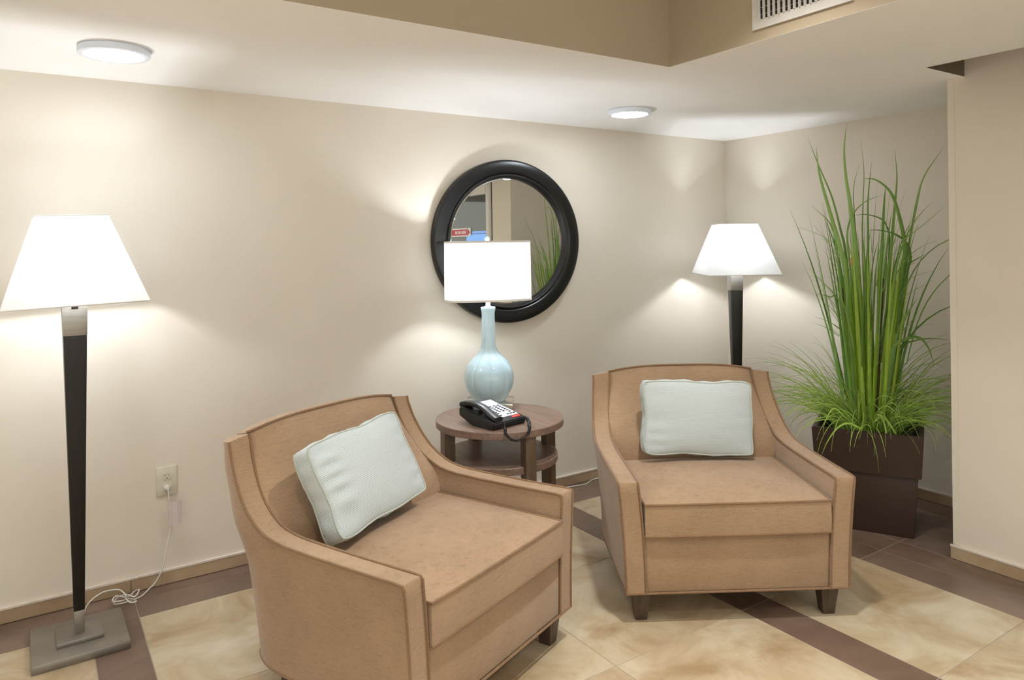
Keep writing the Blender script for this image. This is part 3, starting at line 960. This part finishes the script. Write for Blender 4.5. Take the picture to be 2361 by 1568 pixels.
# ------------------------------------------------------------------ throw pillows
def pillow(label, mat_w, seed, w_, h_, wrinkle):
    t = bpy.data.objects.new('throw_pillow', None)
    rnd = random.Random(seed)
    ph = [rnd.uniform(0, 6) for _ in range(8)]
    N = 36; GS = .062; PUFF = .030
    def rim(u, v):
        """pull-in of the outline between the corners"""
        x = u*w_/2*(1-.035*(1-v*v)); z = v*h_/2*(1-.045*(1-u*u))
        x *= 1-.05*abs(v)**9; z *= 1-.07*abs(u)**9
        x += .003*math.sin(5*v+ph[0])*abs(u)**4; z += .003*math.sin(6*u+ph[1])*abs(v)**4
        return x, z
    def surf(u, v, s):
        x, z = rim(u, v)
        d = (max(0, 1-abs(u)**2.6)**.75)*(max(0, 1-abs(v)**2.6)**.75)
        y = GS/2+PUFF*d
        ew = max(0, 1-abs(u+.0))  # gathers near the short sides
        y += wrinkle*.0042*math.exp(-((u+.76)/.17)**2)*math.sin(15*v+2.6*math.sin(3*v+ph[2])+ph[3])*(1-abs(v)**6)
        y += wrinkle*.0018*math.exp(-((u-.8)/.13)**2)*math.sin(17*v+ph[4])*(1-abs(v)**6)
        y += .003*math.sin(3*u+ph[5])*math.cos(2.4*v+ph[6])*d
        return Vector((x, -s*y, z))
    bm = bmesh.new()
    Fv = [[bm.verts.new(surf(-1+2*i/N, -1+2*k/N, 1)) for k in range(N+1)] for i in range(N+1)]
    Rv = [[bm.verts.new(surf(-1+2*i/N, -1+2*k/N, -1)) for k in range(N+1)] for i in range(N+1)]
    for i in range(N):
        for k in range(N):
            bm.faces.new((Fv[i][k], Fv[i+1][k], Fv[i+1][k+1], Fv[i][k+1]))
            bm.faces.new((Rv[i][k+1], Rv[i+1][k+1], Rv[i+1][k], Rv[i][k]))
    def ring(G_): return [G_[i][0] for i in range(N)]+[G_[N][k] for k in range(N)]+[G_[N-i][N] for i in range(N)]+[G_[0][N-k] for k in range(N)]
    fr, rr = ring(Fv), ring(Rv)
    n = len(fr); rows = [fr]
    for h in (.25, .5, .75):
        row = []
        for q, (a, b_) in enumerate(zip(fr, rr)):
            p = a.co.lerp(b_.co, h)
            c = Vector((p.x/w_, 0, p.z/h_)).normalized()
            row.append(bm.verts.new(p+c*(.007*math.sin(h*PI)+.0022*math.sin(q*.9+ph[7])*math.sin(h*PI))))
        rows.append(row)
    rows.append(rr)
    for A, Bq in zip(rows, rows[1:]):
        for k in range(n): bm.faces.new((A[k], Bq[k], Bq[(k+1) % n], A[(k+1) % n]))
    fl = [v.co+Vector((0, -.001, 0)) for v in fr]; rl = [v.co+Vector((0, .001, 0)) for v in rr]
    o = obj('throw_pillow', bm, M_rib, None, 60)
    bpy.data.objects.remove(t)
    o['label'] = label; o['category'] = 'pillow'; o['group'] = 'pale aqua ribbed pillows'
    bm = bmesh.new(); tube(bm, fl, .0028, 6, closed=True); tube(bm, rl, .0028, 6, closed=True)
    obj('piping', bm, M_ribpipe, o)
    o.matrix_world = mat_w
    return o
def pose(chair, loc, tilt, roll_, yaw_):
    return (Matrix.Translation(chair.location) @ Matrix.Rotation(chair.rotation_euler.z, 4, 'Z') @ Matrix.Translation(Vector(loc)) @ Matrix.Rotation(yaw_, 4, 'Z')
            @ Matrix.Rotation(-tilt, 4, 'X') @ Matrix.Rotation(-roll_, 4, 'Y'))
pillow('pale aqua ribbed pillow standing upright on the armchair near the planter', pose(chair2, (-.006, .045, .6085), .18, -.046, .008), 3, .458, .302, .5)
pillow('pale aqua ribbed pillow leaning tilted on the armchair nearest the camera', pose(chair1, (-.060, .0755, .6015), .47, .032, .1217), 11, .462, .302, 1.3)

# ------------------------------------------------------------------ side table
T = .58
TC = Vector((-2.096, -.4924, 0)); TR = .2815
st = thing('side_table', 'round grey-brown wood side table with lower shelf between the armchairs', 'table', TC)
bm = bmesh.new(); lathe(bm, [(TR-.002, T-.03), (TR, T-.028), (TR, T-.002), (TR-.002, T)], 96)
obj('tabletop', bm, M_walnut, st)
bm = bmesh.new(); lathe(bm, [(.252, .395), (.254, .397), (.254, .423), (.252, .425)], 80)
obj('shelf', bm, M_walnut, st)
la = YAW
for lat, dep in ((-.219, -.121), (.121, -.219), (.219, .121), (-.121, .219)):
    d = Vector((math.cos(la)*lat+math.sin(la)*dep, -math.sin(la)*lat+math.cos(la)*dep, 0))
    bm = bmesh.new(); box(bm, -.024, .024, -.024, .024, 0, T-.03, bev=.001, seg=1)
    lg = obj('leg', bm, M_walnutleg, st, 30)
    lg.location = d; lg.rotation_euler = (0, 0, math.atan2(d.y, d.x))

# ------------------------------------------------------------------ table lamp
LA = -.62
tl = thing('table_lamp', 'pale blue ceramic gourd lamp with white shade on the side table', 'table lamp', (-2.019, -.2835, T+.0004), 0)
bm = bmesh.new(); box(bm, -.112, .112, -.085, .100, 0, .027, bev=.002)
o = obj('base', bm, M_chrome, tl); o.rotation_euler = (0, 0, LA)
vp = [(.0717, 893), (.077, 884), (.092, 850), (.108, 800), (.1155, 755), (.1174, 720), (.1155, 682), (.111, 650), (.1035, 622), (.0957, 600), (.0855, 579), (.075, 560), (.063, 540), (.051, 520), (.0425, 500), (.0375, 480), (.0342, 450), (.0328, 420), (.0320, 360), (.0316, 300), (.0307, 235), (.0312, 205), (.033, 188), (.0352, 174), (.0352, 166), (.033, 159), (.022, 157)]
prof = [(r, .027+(893-y)*.0006) for r, y in vp]
# smooth profile
sp = spline([(r, 0, z) for r, z in prof], 4)
NR = 9
def rib(th, i):
    z = sp[min(i, len(sp)-1)].z
    k = max(0, min(1, (z-.027)/.03))*max(0, min(1, (.46-z)/.04))
    amp = .040
    return 1-amp*k*(1-abs(math.sin(NR*th/2))**.5)*1.3 + .004*k
bm = bmesh.new(); lathe(bm, [(max(.001, p.x), p.z) for p in sp], 180, fn=rib)
obj('body', bm, M_celadon, tl, 80)
bm = bmesh.new(); lathe(bm, [(.018, .466), (.0185, .470), (.0115, .472), (.0115, .50), (.010, .502), (.010, .545)], 24)
obj('neck', bm, M_hem, tl)
bm = bmesh.new()
for s_ in (-1, 1): tube(bm, spline([(.008*s_, 0, .545), (.05*s_, 0, .60), (.05*s_, 0, .70), (.004*s_, 0, .775)], 8), .0018, 6)
tube(bm, [(0, 0, .53), (0, 0, .615)], .016, 14); tube(bm, [(0, 0, .77), (0, 0, .785)], .003, 8)
hp = obj('harp', bm, M_steel, tl)
bm = bmesh.new(); bmesh.ops.create_uvsphere(bm, u_segments=16, v_segments=12, radius=.0125)
bmesh.ops.translate(bm, verts=bm.verts, vec=(0, 0, .790))
obj('finial', bm, M_celadon, tl)
bm = bmesh.new(); bmesh.ops.create_uvsphere(bm, u_segments=18, v_segments=12, radius=.024)
bmesh.ops.translate(bm, verts=bm.verts, vec=(0, 0, .645))
obj('bulb', bm, M_bulb, tl)
SA, SB, SZ0, SZ1 = .2015, .125, .499, .778
def oval(th, k=1.0):
    e = 2/3.4
    c, s_ = math.cos(th), math.sin(th)
    return Vector((SA*k*math.copysign(abs(c)**e, c), SB*k*math.copysign(abs(s_)**e, s_), 0))
bm = bmesh.new(); n = 96
rings = []
for q in range(7):
    z = SZ0+(SZ1-SZ0)*q/6; k = 1.0-.012*q/6
    rings.append([bm.verts.new(oval(2*PI*i/n, k)+Vector((0, 0, z))) for i in range(n)])
for A, Bq in zip(rings, rings[1:]):
    for i in range(n): bm.faces.new((A[i], A[(i+1) % n], Bq[(i+1) % n], Bq[i]))
sh = obj('lamp_shade', bm, M_shade2, tl, 60); sh.rotation_euler = (0, 0, -.30)
for z, k, nm in ((SZ0, 1.0, 'lower_hem'), (SZ1, .988, 'upper_hem')):
    bm = bmesh.new()
    R_ = []
    for dz, dk in ((0, 1.006), (.009 if z < .6 else -.009, 1.006)):
        R_.append([bm.verts.new(oval(2*PI*i/n, k*dk)+Vector((0, 0, z+dz))) for i in range(n)])
    for i in range(n):
        q = (R_[0][i], R_[0][(i+1) % n], R_[1][(i+1) % n], R_[1][i])
        bm.faces.new(q)
    obj(nm, bm, M_hem, sh, 60)
lt = bpy.data.lights.new('lamp_light', 'POINT'); lt.energy = TABLE_BULB; lt.color = (.85, .925, 1); lt.shadow_soft_size = .028
lo_ = bpy.data.objects.new('lamp_light', lt); COL.objects.link(lo_); lo_.parent = tl; lo_.location = (0, 0, .645)

# ------------------------------------------------------------------ telephone
ph_a = .20
tp = thing('desk_telephone', 'black corded desk telephone with pale keypad on the side table', 'telephone', (-2.252, -.692, T+.0006), ph_a)
PW, PD = .188, .215
bm = bmesh.new()
side = [(.004, 0), (.13, 0), (.200, .026), (PD, .032), (PD, .064), (PD-.012, .070), (.012, .032), (0, .026), (0, .006)]
L_ = [bm.verts.new((0, y, z)) for y, z in side]; R_ = [bm.verts.new((PW, y, z)) for y, z in side]
bm.faces.new(L_); bm.faces.new(R_[::-1])
n = len(side)
for i in range(n): bm.faces.new((L_[i], R_[i], R_[(i+1) % n], L_[(i+1) % n]))
bmesh.ops.recalc_face_normals(bm, faces=bm.faces[:])
bmesh.ops.bevel(bm, geom=bm.edges[:], offset=.0035, segments=2, affect='EDGES')
obj('body', bm, M_blackplastic, tp, 35)
sl = math.atan2(.070-.032, PD-.024)
def ontop(x, y, h=0):  # a point on the sloping deck
    return Vector((x, y - h*math.sin(sl), .032+(y-.012)*math.tan(sl)+h*math.cos(sl)))
def deckbox(bm, x0, x1, y0, y1, h0, h1):
    vs = [[bm.verts.new(ontop(x, y, h)) for x, y in ((x0, y0), (x1, y0), (x1, y1), (x0, y1))] for h in (h0, h1)]
    bm.faces.new(vs[0][::-1]); bm.faces.new(vs[1])
    for i in range(4):
        k = (i+1) % 4
        bm.faces.new((vs[0][i], vs[0][k], vs[1][k], vs[1][i]))
bm = bmesh.new(); deckbox(bm, .072, .176, .032, .205, -.001, .0022)
obj('faceplate', bm, M_greyplastic, tp, None)
kp = bmesh.new(); deckbox(kp, .104, .112, .15, .155, .002, .003)
kp.free()
def key(x, y):
    bm = bmesh.new(); deckbox(bm, x-.0055, x+.0055, y-.0032, y+.0032, .0018, .0042)
    obj('key', bm, M_blackplastic, tp, None)
for r_ in range(6):
    for c_ in range(4):
        if r_ == 5 and c_ in (1, 2): continue
        key(.088+c_*.023, .066+(5-r_)*.0145 + .0)
for x in (.086, .128, .146, .164): key(x, .047)
bm = bmesh.new(); deckbox(bm, .125, .172, .012, .027, -.001, .0016)
obj('red_label', bm, M_red, tp, None, label='red label strip on the front edge')
obj('cradle', B(.012, .060, .11, .15, .045, .062, bev=.003), M_blackplastic, tp)
# handset: arched bar with a cup at each end
bm = bmesh.new()
cs = [(.006, .050, .022), (.022, .0545, .028), (.042, .060, .030), (.065, .072, .026), (.095, .085, .022), (.13, .0925, .020), (.165, .0945, .022), (.190, .093, .028), (.212, .0905, .030), (.226, .086, .024)]
rg = []
NP = 14
for i, (y, zt_, th) in enumerate(cs):
    row = []
    hw = .0235 - .0035*math.sin(PI*i/(len(cs)-1))
    for k in range(NP):
        a = 2*PI*k/NP
        c, s_ = math.cos(a), math.sin(a)
        row.append(bm.verts.new((.036+hw*math.copysign(abs(c)**.6, c), y, zt_-th/2+th/2*math.copysign(abs(s_)**.7, s_))))
    rg.append(row)
for A, Bq in zip(rg, rg[1:]):
    for k in range(NP): bm.faces.new((A[k], Bq[k], Bq[(k+1) % NP], A[(k+1) % NP]))
bm.faces.new(rg[0]); bm.faces.new(rg[-1][::-1])
bmesh.ops.recalc_face_normals(bm, faces=bm.faces[:])
hs = obj('handset', bm, M_blackplastic, tp, 60)
# coiled cord from the handset round the front to the right side
TI = (Matrix.Translation(Vector((-2.252, -.692, T))) @ Matrix.Rotation(ph_a, 4, 'Z')).inverted()
path = [(-2.205, -.700, T+.034), (-2.216, -.722, T+.016), (-2.2275, -.742, T+.009), (-2.231, -.757, T-.006), (-2.215, -.770, T-.024), (-2.19, -.784, T-.027), (-2.165, -.790, T-.016), (-2.143, -.786, T+.001), (-2.124, -.764, T+.0105), (-2.10, -.725, T+.009), (-2.075, -.693, T+.0085), (-2.045, -.640, T+.0085), (-2.036, -.605, T+.0085), (-2.045, -.575, T+.0085), (-2.070, -.560, T+.01)]
P_ = [TI @ p for p in spline(path, 24)]
lead = 26
bm = bmesh.new()
tube(bm, P_[:lead], .0017, 6)
coil = []
turns = 84
seg = P_[lead-2:]
acc = [0]
for a, b_ in zip(seg, seg[1:]): acc.append(acc[-1]+(b_-a).length)
NS = turns*10
prev = Vector((0, 0, 1))
for k in range(NS+1):
    s_ = acc[-1]*k/NS
    i = max(0, min(len(seg)-2, next((q-1 for q in range(1, len(acc)) if acc[q] >= s_-1e-9), len(seg)-2)))
    f_ = (s_-acc[i])/max(1e-9, acc[i+1]-acc[i])
    p = seg[i].lerp(seg[i+1], f_)
    t_ = (seg[min(i+2, len(seg)-1)]-seg[i]).normalized()
    a_ = (prev - t_*prev.dot(t_)).normalized(); prev = a_
    b2 = t_.cross(a_)
    th = 2*PI*turns*k/NS
    coil.append(p+(a_*math.cos(th)+b2*math.sin(th))*.0050)
tube(bm, coil, .0017, 6)
obj('coiled_cord', bm, M_blackplastic, tp)

# ------------------------------------------------------------------ planter with tall grass
PC = Vector((-.466, -1.235, 0)); PA = .469
pl = thing('potted_grass', 'tall green ornamental grass in a dark brown square planter by the column', 'potted plant', PC, PA)
bm = bmesh.new(); frustum(bm, .186, .186, .004, .2055, .2055, .285, bev=.004)
bmesh.ops.translate(bm, verts=bm.verts, vec=(0, 0, -.004))
o = obj('planter_base', bm, M_planter, pl)
bm = bmesh.new()
rings = []
for a, z in ((.2185, .279), (.2298, .4674), (.207, .4674), (.198, .40)):
    rings.append([bm.verts.new((sx*a, sy*a, z)) for sx, sy in ((-1, -1), (1, -1), (1, 1), (-1, 1))])
rings.append([bm.verts.new((sx*.19, sy*.19, .279)) for sx, sy in ((-1, -1), (1, -1), (1, 1), (-1, 1))])
for A, Bq in list(zip(rings[:4], rings[1:4])) + [(rings[4], rings[0])]:
    for i in range(4): bm.faces.new((A[i], A[(i+1) % 4], Bq[(i+1) % 4], Bq[i]))
bmesh.ops.bevel(bm, geom=[e for e in bm.edges if abs(e.verts[0].co.z-.4674) < .001 or abs(e.verts[0].co.z-e.verts[1].co.z) > .1], offset=.004, segments=2, affect='EDGES')
obj('planter_rim', bm, M_planter, pl, 40)
bm = bmesh.new()
grid(bm, lambda u, v: Vector(((u-.5)*.396, (v-.5)*.396, .405+.02*noise.noise(Vector((u*7, v*7, 1))))), 14, 14)
obj('soil', bm, M_soil, pl, 60)
PI_ = (Matrix.Translation(PC) @ Matrix.Rotation(PA, 4, 'Z')).inverted()
def clampw(p):
    p = p.copy()
    p.x = min(p.x, -.016)
    if p.x > -.635: p.y = max(p.y, -1.672)
    p.z = min(p.z, 1.992); p.y = max(p.y, -1.64)
    if p.x > -.02 or True: p.y = min(p.y, -.02)
    return p
def ribbon(bm, pts, w_, face, fold=.25, taper=.0, base=.75):
    """folded blade along world points; face = direction it shows its flat side to"""
    n = len(pts)
    rows = []
    for i, p in enumerate(pts):
        s_ = i/(n-1)
        t_ = (pts[min(i+1, n-1)]-pts[max(i-1, 0)])
        if t_.length < 1e-7: t_ = Vector((0, 0, 1))
        t_.normalize()
        sd = t_.cross(face)
        sd = sd.normalized() if sd.length > 1e-4 else t_.orthogonal().normalized()
        nn = sd.cross(t_).normalized()
        k = (base+(1-base)*min(1, s_/.25))*(1-s_**2.2)**.9 if s_ < 1 else 0
        hw = max(.0004, w_/2*k)
        a, b_, c = clampw(p-sd*hw), clampw(p+nn*hw*fold*2), clampw(p+sd*hw)
        rows.append([bm.verts.new(PI_ @ q) for q in (a, b_, c)])
    for A, Bq in zip(rows, rows[1:]):
        for k in (0, 1): bm.faces.new((A[k], A[k+1], Bq[k+1], Bq[k]))
def arc(root, az, lean, curl, L, n, cpow=1.6):
    """blade centre line: leans from upright, curls over towards the tip"""
    p = Vector(root); pts = [p.copy()]
    for i in range(n):
        s_ = (i+1)/n
        a = lean+curl*s_**cpow
        p = p+Vector((math.sin(a)*math.cos(az), math.sin(a)*math.sin(az), math.cos(a)))*L/n
        pts.append(p.copy())
    return [clampw(q) for q in pts]
toward = Vector((-.55, -.83, .1)).normalized()
rnd = random.Random(21)
# thick upright stems
for i in range(54):
    a = rnd.uniform(0, 2*PI); r_ = .085*math.sqrt(rnd.random())
    root = PC+Vector((r_*math.cos(a), r_*math.sin(a), .40))
    L = rnd.uniform(.62, 1.0)
    lean = .02+r_/.085*rnd.uniform(.05, .17)
    pts = arc(root, a+rnd.uniform(-.5, .5), lean, rnd.uniform(-.03, .12), L, 9)
    f_ = (toward+Vector((rnd.uniform(-.8, .8), rnd.uniform(-.8, .8), 0))).normalized()
    bm = bmesh.new(); ribbon(bm, pts, rnd.uniform(.012, .025), f_, .35)
    obj('stem', bm, M_stem, pl, 70)
# long leaves
for i in range(52):
    a = rnd.uniform(0, 2*PI); r_ = .10*math.sqrt(rnd.random())
    z0 = rnd.choice((.40, .40, .75, .9, 1.0))
    L = rnd.uniform(.85, 1.22)-(z0-.4)*rnd.uniform(.7, 1.0)
    ln = .03+r_/.10*rnd.uniform(.05, .16)
    root = PC+Vector(((r_+ (z0-.4)*math.tan(ln))*math.cos(a), (r_+(z0-.4)*math.tan(ln))*math.sin(a), z0))
    big = rnd.random() < .3
    pts = arc(root, a+rnd.uniform(-.4, .4), ln+.02, rnd.uniform(.5, 1.5) if big else rnd.uniform(.05, .4), L*(.9 if big else 1), 12, 2.2)
    f_ = (toward+Vector((rnd.uniform(-.9, .9), rnd.uniform(-.9, .9), 0))).normalized()
    bm = bmesh.new(); ribbon(bm, pts, rnd.uniform(.006, .016), f_, .3)
    obj('leaf', bm, M_leaf, pl, 70)
# the blades that stand out in the photograph, each traced as a curve in the room
HAND = [(0.028, [[-0.689, -1.121, 1.786], [-0.677, -1.129, 1.653], [-0.64, -1.155, 1.477], [-0.602, -1.18, 1.311], [-0.577, -1.197, 1.159]]), (0.026, [[-0.536, -1.185, 1.903], [-0.55, -1.177, 1.779], [-0.544, -1.181, 1.64], [-0.528, -1.192, 1.501], [-0.514, -1.202, 1.333], [-0.505, -1.209, 1.157]]), (0.02, [[-0.297, -1.284, 1.772], [-0.291, -1.289, 1.641], [-0.301, -1.282, 1.5], [-0.315, -1.273, 1.331], [-0.328, -1.266, 1.152]]), (0.016, [[-0.2, -1.468, 1.775], [-0.282, -1.414, 1.635], [-0.316, -1.393, 1.494], [-0.346, -1.373, 1.315], [-0.367, -1.359, 1.156]]), (0.024, [[-0.553, -1.271, 1.627], [-0.5, -1.306, 1.617], [-0.447, -1.342, 1.56], [-0.417, -1.362, 1.461], [-0.394, -1.378, 1.306], [-0.405, -1.37, 1.158]]), (0.018, [[-0.383, -1.215, 1.721], [-0.4, -1.205, 1.527], [-0.403, -1.204, 1.332], [-0.407, -1.201, 1.153]]), (0.024, [[-0.355, -1.27, 1.606], [-0.365, -1.264, 1.5], [-0.373, -1.259, 1.331], [-0.382, -1.254, 1.154]]), (0.014, [[-0.632, -1.038, 1.841], [-0.59, -1.067, 1.706], [-0.539, -1.101, 1.554], [-0.508, -1.122, 1.407], [-0.482, -1.14, 1.236]]), (0.016, [[-0.523, -1.268, 1.384], [-0.465, -1.307, 1.381], [-0.406, -1.345, 1.359], [-0.364, -1.374, 1.315], [-0.353, -1.381, 1.245], [-0.37, -1.37, 1.157]]), (0.012, [[-0.376, -1.269, 1.555], [-0.445, -1.223, 1.525], [-0.494, -1.191, 1.473], [-0.521, -1.174, 1.401], [-0.524, -1.172, 1.31], [-0.514, -1.179, 1.189]]), (0.01, [[-0.441, -1.154, 1.458], [-0.388, -1.189, 1.462], [-0.331, -1.227, 1.441], [-0.307, -1.243, 1.404], [-0.296, -1.25, 1.306]]), (0.008, [[-0.404, -1.166, 1.71], [-0.428, -1.15, 1.608], [-0.429, -1.15, 1.48], [-0.421, -1.156, 1.333], [-0.407, -1.165, 1.152]]), (0.008, [[-0.388, -1.164, 1.839], [-0.376, -1.172, 1.677], [-0.382, -1.169, 1.529], [-0.387, -1.166, 1.333]]), (0.012, [[-0.686, -1.088, 1.506], [-0.625, -1.129, 1.44], [-0.601, -1.144, 1.392], [-0.587, -1.154, 1.311]]), (0.016, [[-0.253, -1.399, 1.264], [-0.313, -1.36, 1.225], [-0.345, -1.338, 1.187]]), (0.026, [[-0.358, -1.414, 1.062], [-0.394, -1.39, 0.997], [-0.422, -1.372, 0.937], [-0.451, -1.353, 0.845]]), (0.02, [[-0.307, -1.461, 0.753], [-0.329, -1.446, 0.83], [-0.363, -1.423, 0.877], [-0.414, -1.39, 0.873], [-0.465, -1.356, 0.823]]), (0.01, [[-0.718, -1.092, 1.206], [-0.655, -1.134, 1.129], [-0.608, -1.165, 1.067], [-0.593, -1.175, 1.014]]), (0.01, [[-0.673, -1.098, 1.086], [-0.618, -1.134, 1.066], [-0.59, -1.153, 1.041]]), (0.012, [[-0.121, -1.439, 0.849], [-0.193, -1.392, 0.857], [-0.262, -1.347, 0.847], [-0.326, -1.304, 0.804]])]
for w_, pts in HAND:
    p = [Vector(q) for q in pts][::-1]
    e = p[0]
    # carry the blade down into the clump
    mid = PC+Vector(((e.x-PC.x)*.75, (e.y-PC.y)*.75, .4+(e.z-.4)*.5))
    p = [PC+Vector(((e.x-PC.x)*.5, (e.y-PC.y)*.5, .41)), mid]+p
    bm = bmesh.new(); ribbon(bm, [clampw(q) for q in spline(p, 5)], w_, toward, .25)
    obj('leaf', bm, M_leaf, pl, 70)
DROOP = [(0.011, [[-0.879, -1.252, 0.374], [-0.855, -1.268, 0.438], [-0.817, -1.292, 0.497], [-0.776, -1.32, 0.519], [-0.73, -1.35, 0.495]]), (0.011, [[-0.607, -1.408, 0.274], [-0.596, -1.415, 0.309], [-0.605, -1.409, 0.399], [-0.62, -1.399, 0.499], [-0.636, -1.388, 0.539], [-0.657, -1.374, 0.519]]), (0.011, [[-0.548, -1.471, 0.28], [-0.567, -1.458, 0.374], [-0.591, -1.442, 0.449], [-0.631, -1.415, 0.528], [-0.668, -1.391, 0.554]]), (0.009, [[-0.697, -1.324, 0.435], [-0.684, -1.332, 0.495], [-0.681, -1.334, 0.555], [-0.679, -1.335, 0.525]]), (0.008, [[-0.395, -1.524, 0.42], [-0.442, -1.492, 0.491], [-0.504, -1.451, 0.527], [-0.567, -1.41, 0.533]]), (0.009, [[-0.835, -1.233, 0.463], [-0.826, -1.239, 0.518], [-0.792, -1.261, 0.577], [-0.75, -1.288, 0.536]])]
for w_, pts in DROOP:
    p = [Vector(q) for q in pts][::-1]
    p = [PC.lerp(p[0], .35)+Vector((0, 0, .41-p[0].z*.35)), PC.lerp(p[0], .7)+Vector((0, 0, .485-p[0].z*.7))]+p
    bm = bmesh.new(); ribbon(bm, spline(p, 6), w_, (toward+Vector((0, 0, .5))).normalized(), .2)
    obj('leaf', bm, M_bright, pl, 70, label='bright green blade drooping over the planter rim')
# fine arching grass round the foot
bm = bmesh.new()
for i in range(330):
    a = rnd.uniform(0, 2*PI); r_ = rnd.uniform(.03, .15)
    root = PC+Vector((r_*math.cos(a), r_*math.sin(a), .40))
    L = rnd.uniform(.32, .66)
    pts = arc(root, a+rnd.uniform(-.7, .7), rnd.uniform(.12, .7), rnd.uniform(.8, 2.3), L, 10, 1.5)
    ribbon(bm, pts, rnd.uniform(.0028, .0062), (toward+Vector((rnd.uniform(-1, 1), rnd.uniform(-1, 1), rnd.uniform(0, 1)))).normalized(), .2)
obj('fine_grass', bm, M_thin, pl, 70, kind='stuff')
bm = bmesh.new()
for i in range(70):
    a = rnd.uniform(0, 2*PI); r_ = rnd.uniform(.05, .15)
    root = PC+Vector((r_*math.cos(a), r_*math.sin(a), .41))
    pts = arc(root, a+rnd.uniform(-.6, .6), rnd.uniform(.3, .8), rnd.uniform(1.2, 2.4), rnd.uniform(.3, .58), 10, 1.3)
    ribbon(bm, pts, rnd.uniform(.004, .0075), (toward+Vector((rnd.uniform(-1, 1), rnd.uniform(-1, 1), rnd.uniform(0, 1)))).normalized(), .2)
obj('bright_grass', bm, M_bright, pl, 70, kind='stuff')
# fine side twigs on the stems
bm = bmesh.new()
for i in range(46):
    a = rnd.uniform(0, 2*PI); z0 = rnd.uniform(.8, 1.4); r_ = rnd.uniform(.08, .13)+(z0-.8)*.1
    root = PC+Vector((r_*math.cos(a), r_*math.sin(a), z0))
    pts = arc(root, a+rnd.uniform(-.3, .3), rnd.uniform(.5, 1.0), rnd.uniform(-.2, .5), rnd.uniform(.08, .24), 6)
    ribbon(bm, pts, rnd.uniform(.002, .0045), toward, .2)
obj('fine_shoots', bm, M_leaf, pl, 70, kind='stuff')
# dry sheaths and a few brown canes among the stems
for i, (dx, dy, z) in enumerate(((-.10, .02, 1.22), (-.02, -.06, 1.12), (.05, -.11, 1.10))):
    b0 = PC+Vector((dx, dy, z))
    bm = bmesh.new(); ribbon(bm, spline([b0, b0+Vector((-.008, -.006, .02)), b0+Vector((.004, -.004, .045))], 3), .016, toward, .3)
    obj('dry_sheath', bm, M_dry, pl, 70, label='dry beige leaf sheath')
for i in range(4):
    a = rnd.uniform(0, 2*PI); r_ = .05
    root = PC+Vector((r_*math.cos(a), r_*math.sin(a), .40))
    bm = bmesh.new(); tube(bm, arc(root, a, .08, .03, rnd.uniform(.7, .85), 6), .0045, 6)
    for v_ in bm.verts: v_.co = PI_ @ v_.co
    obj('cane', bm, M_cane, pl, 60, label='thin brown cane')
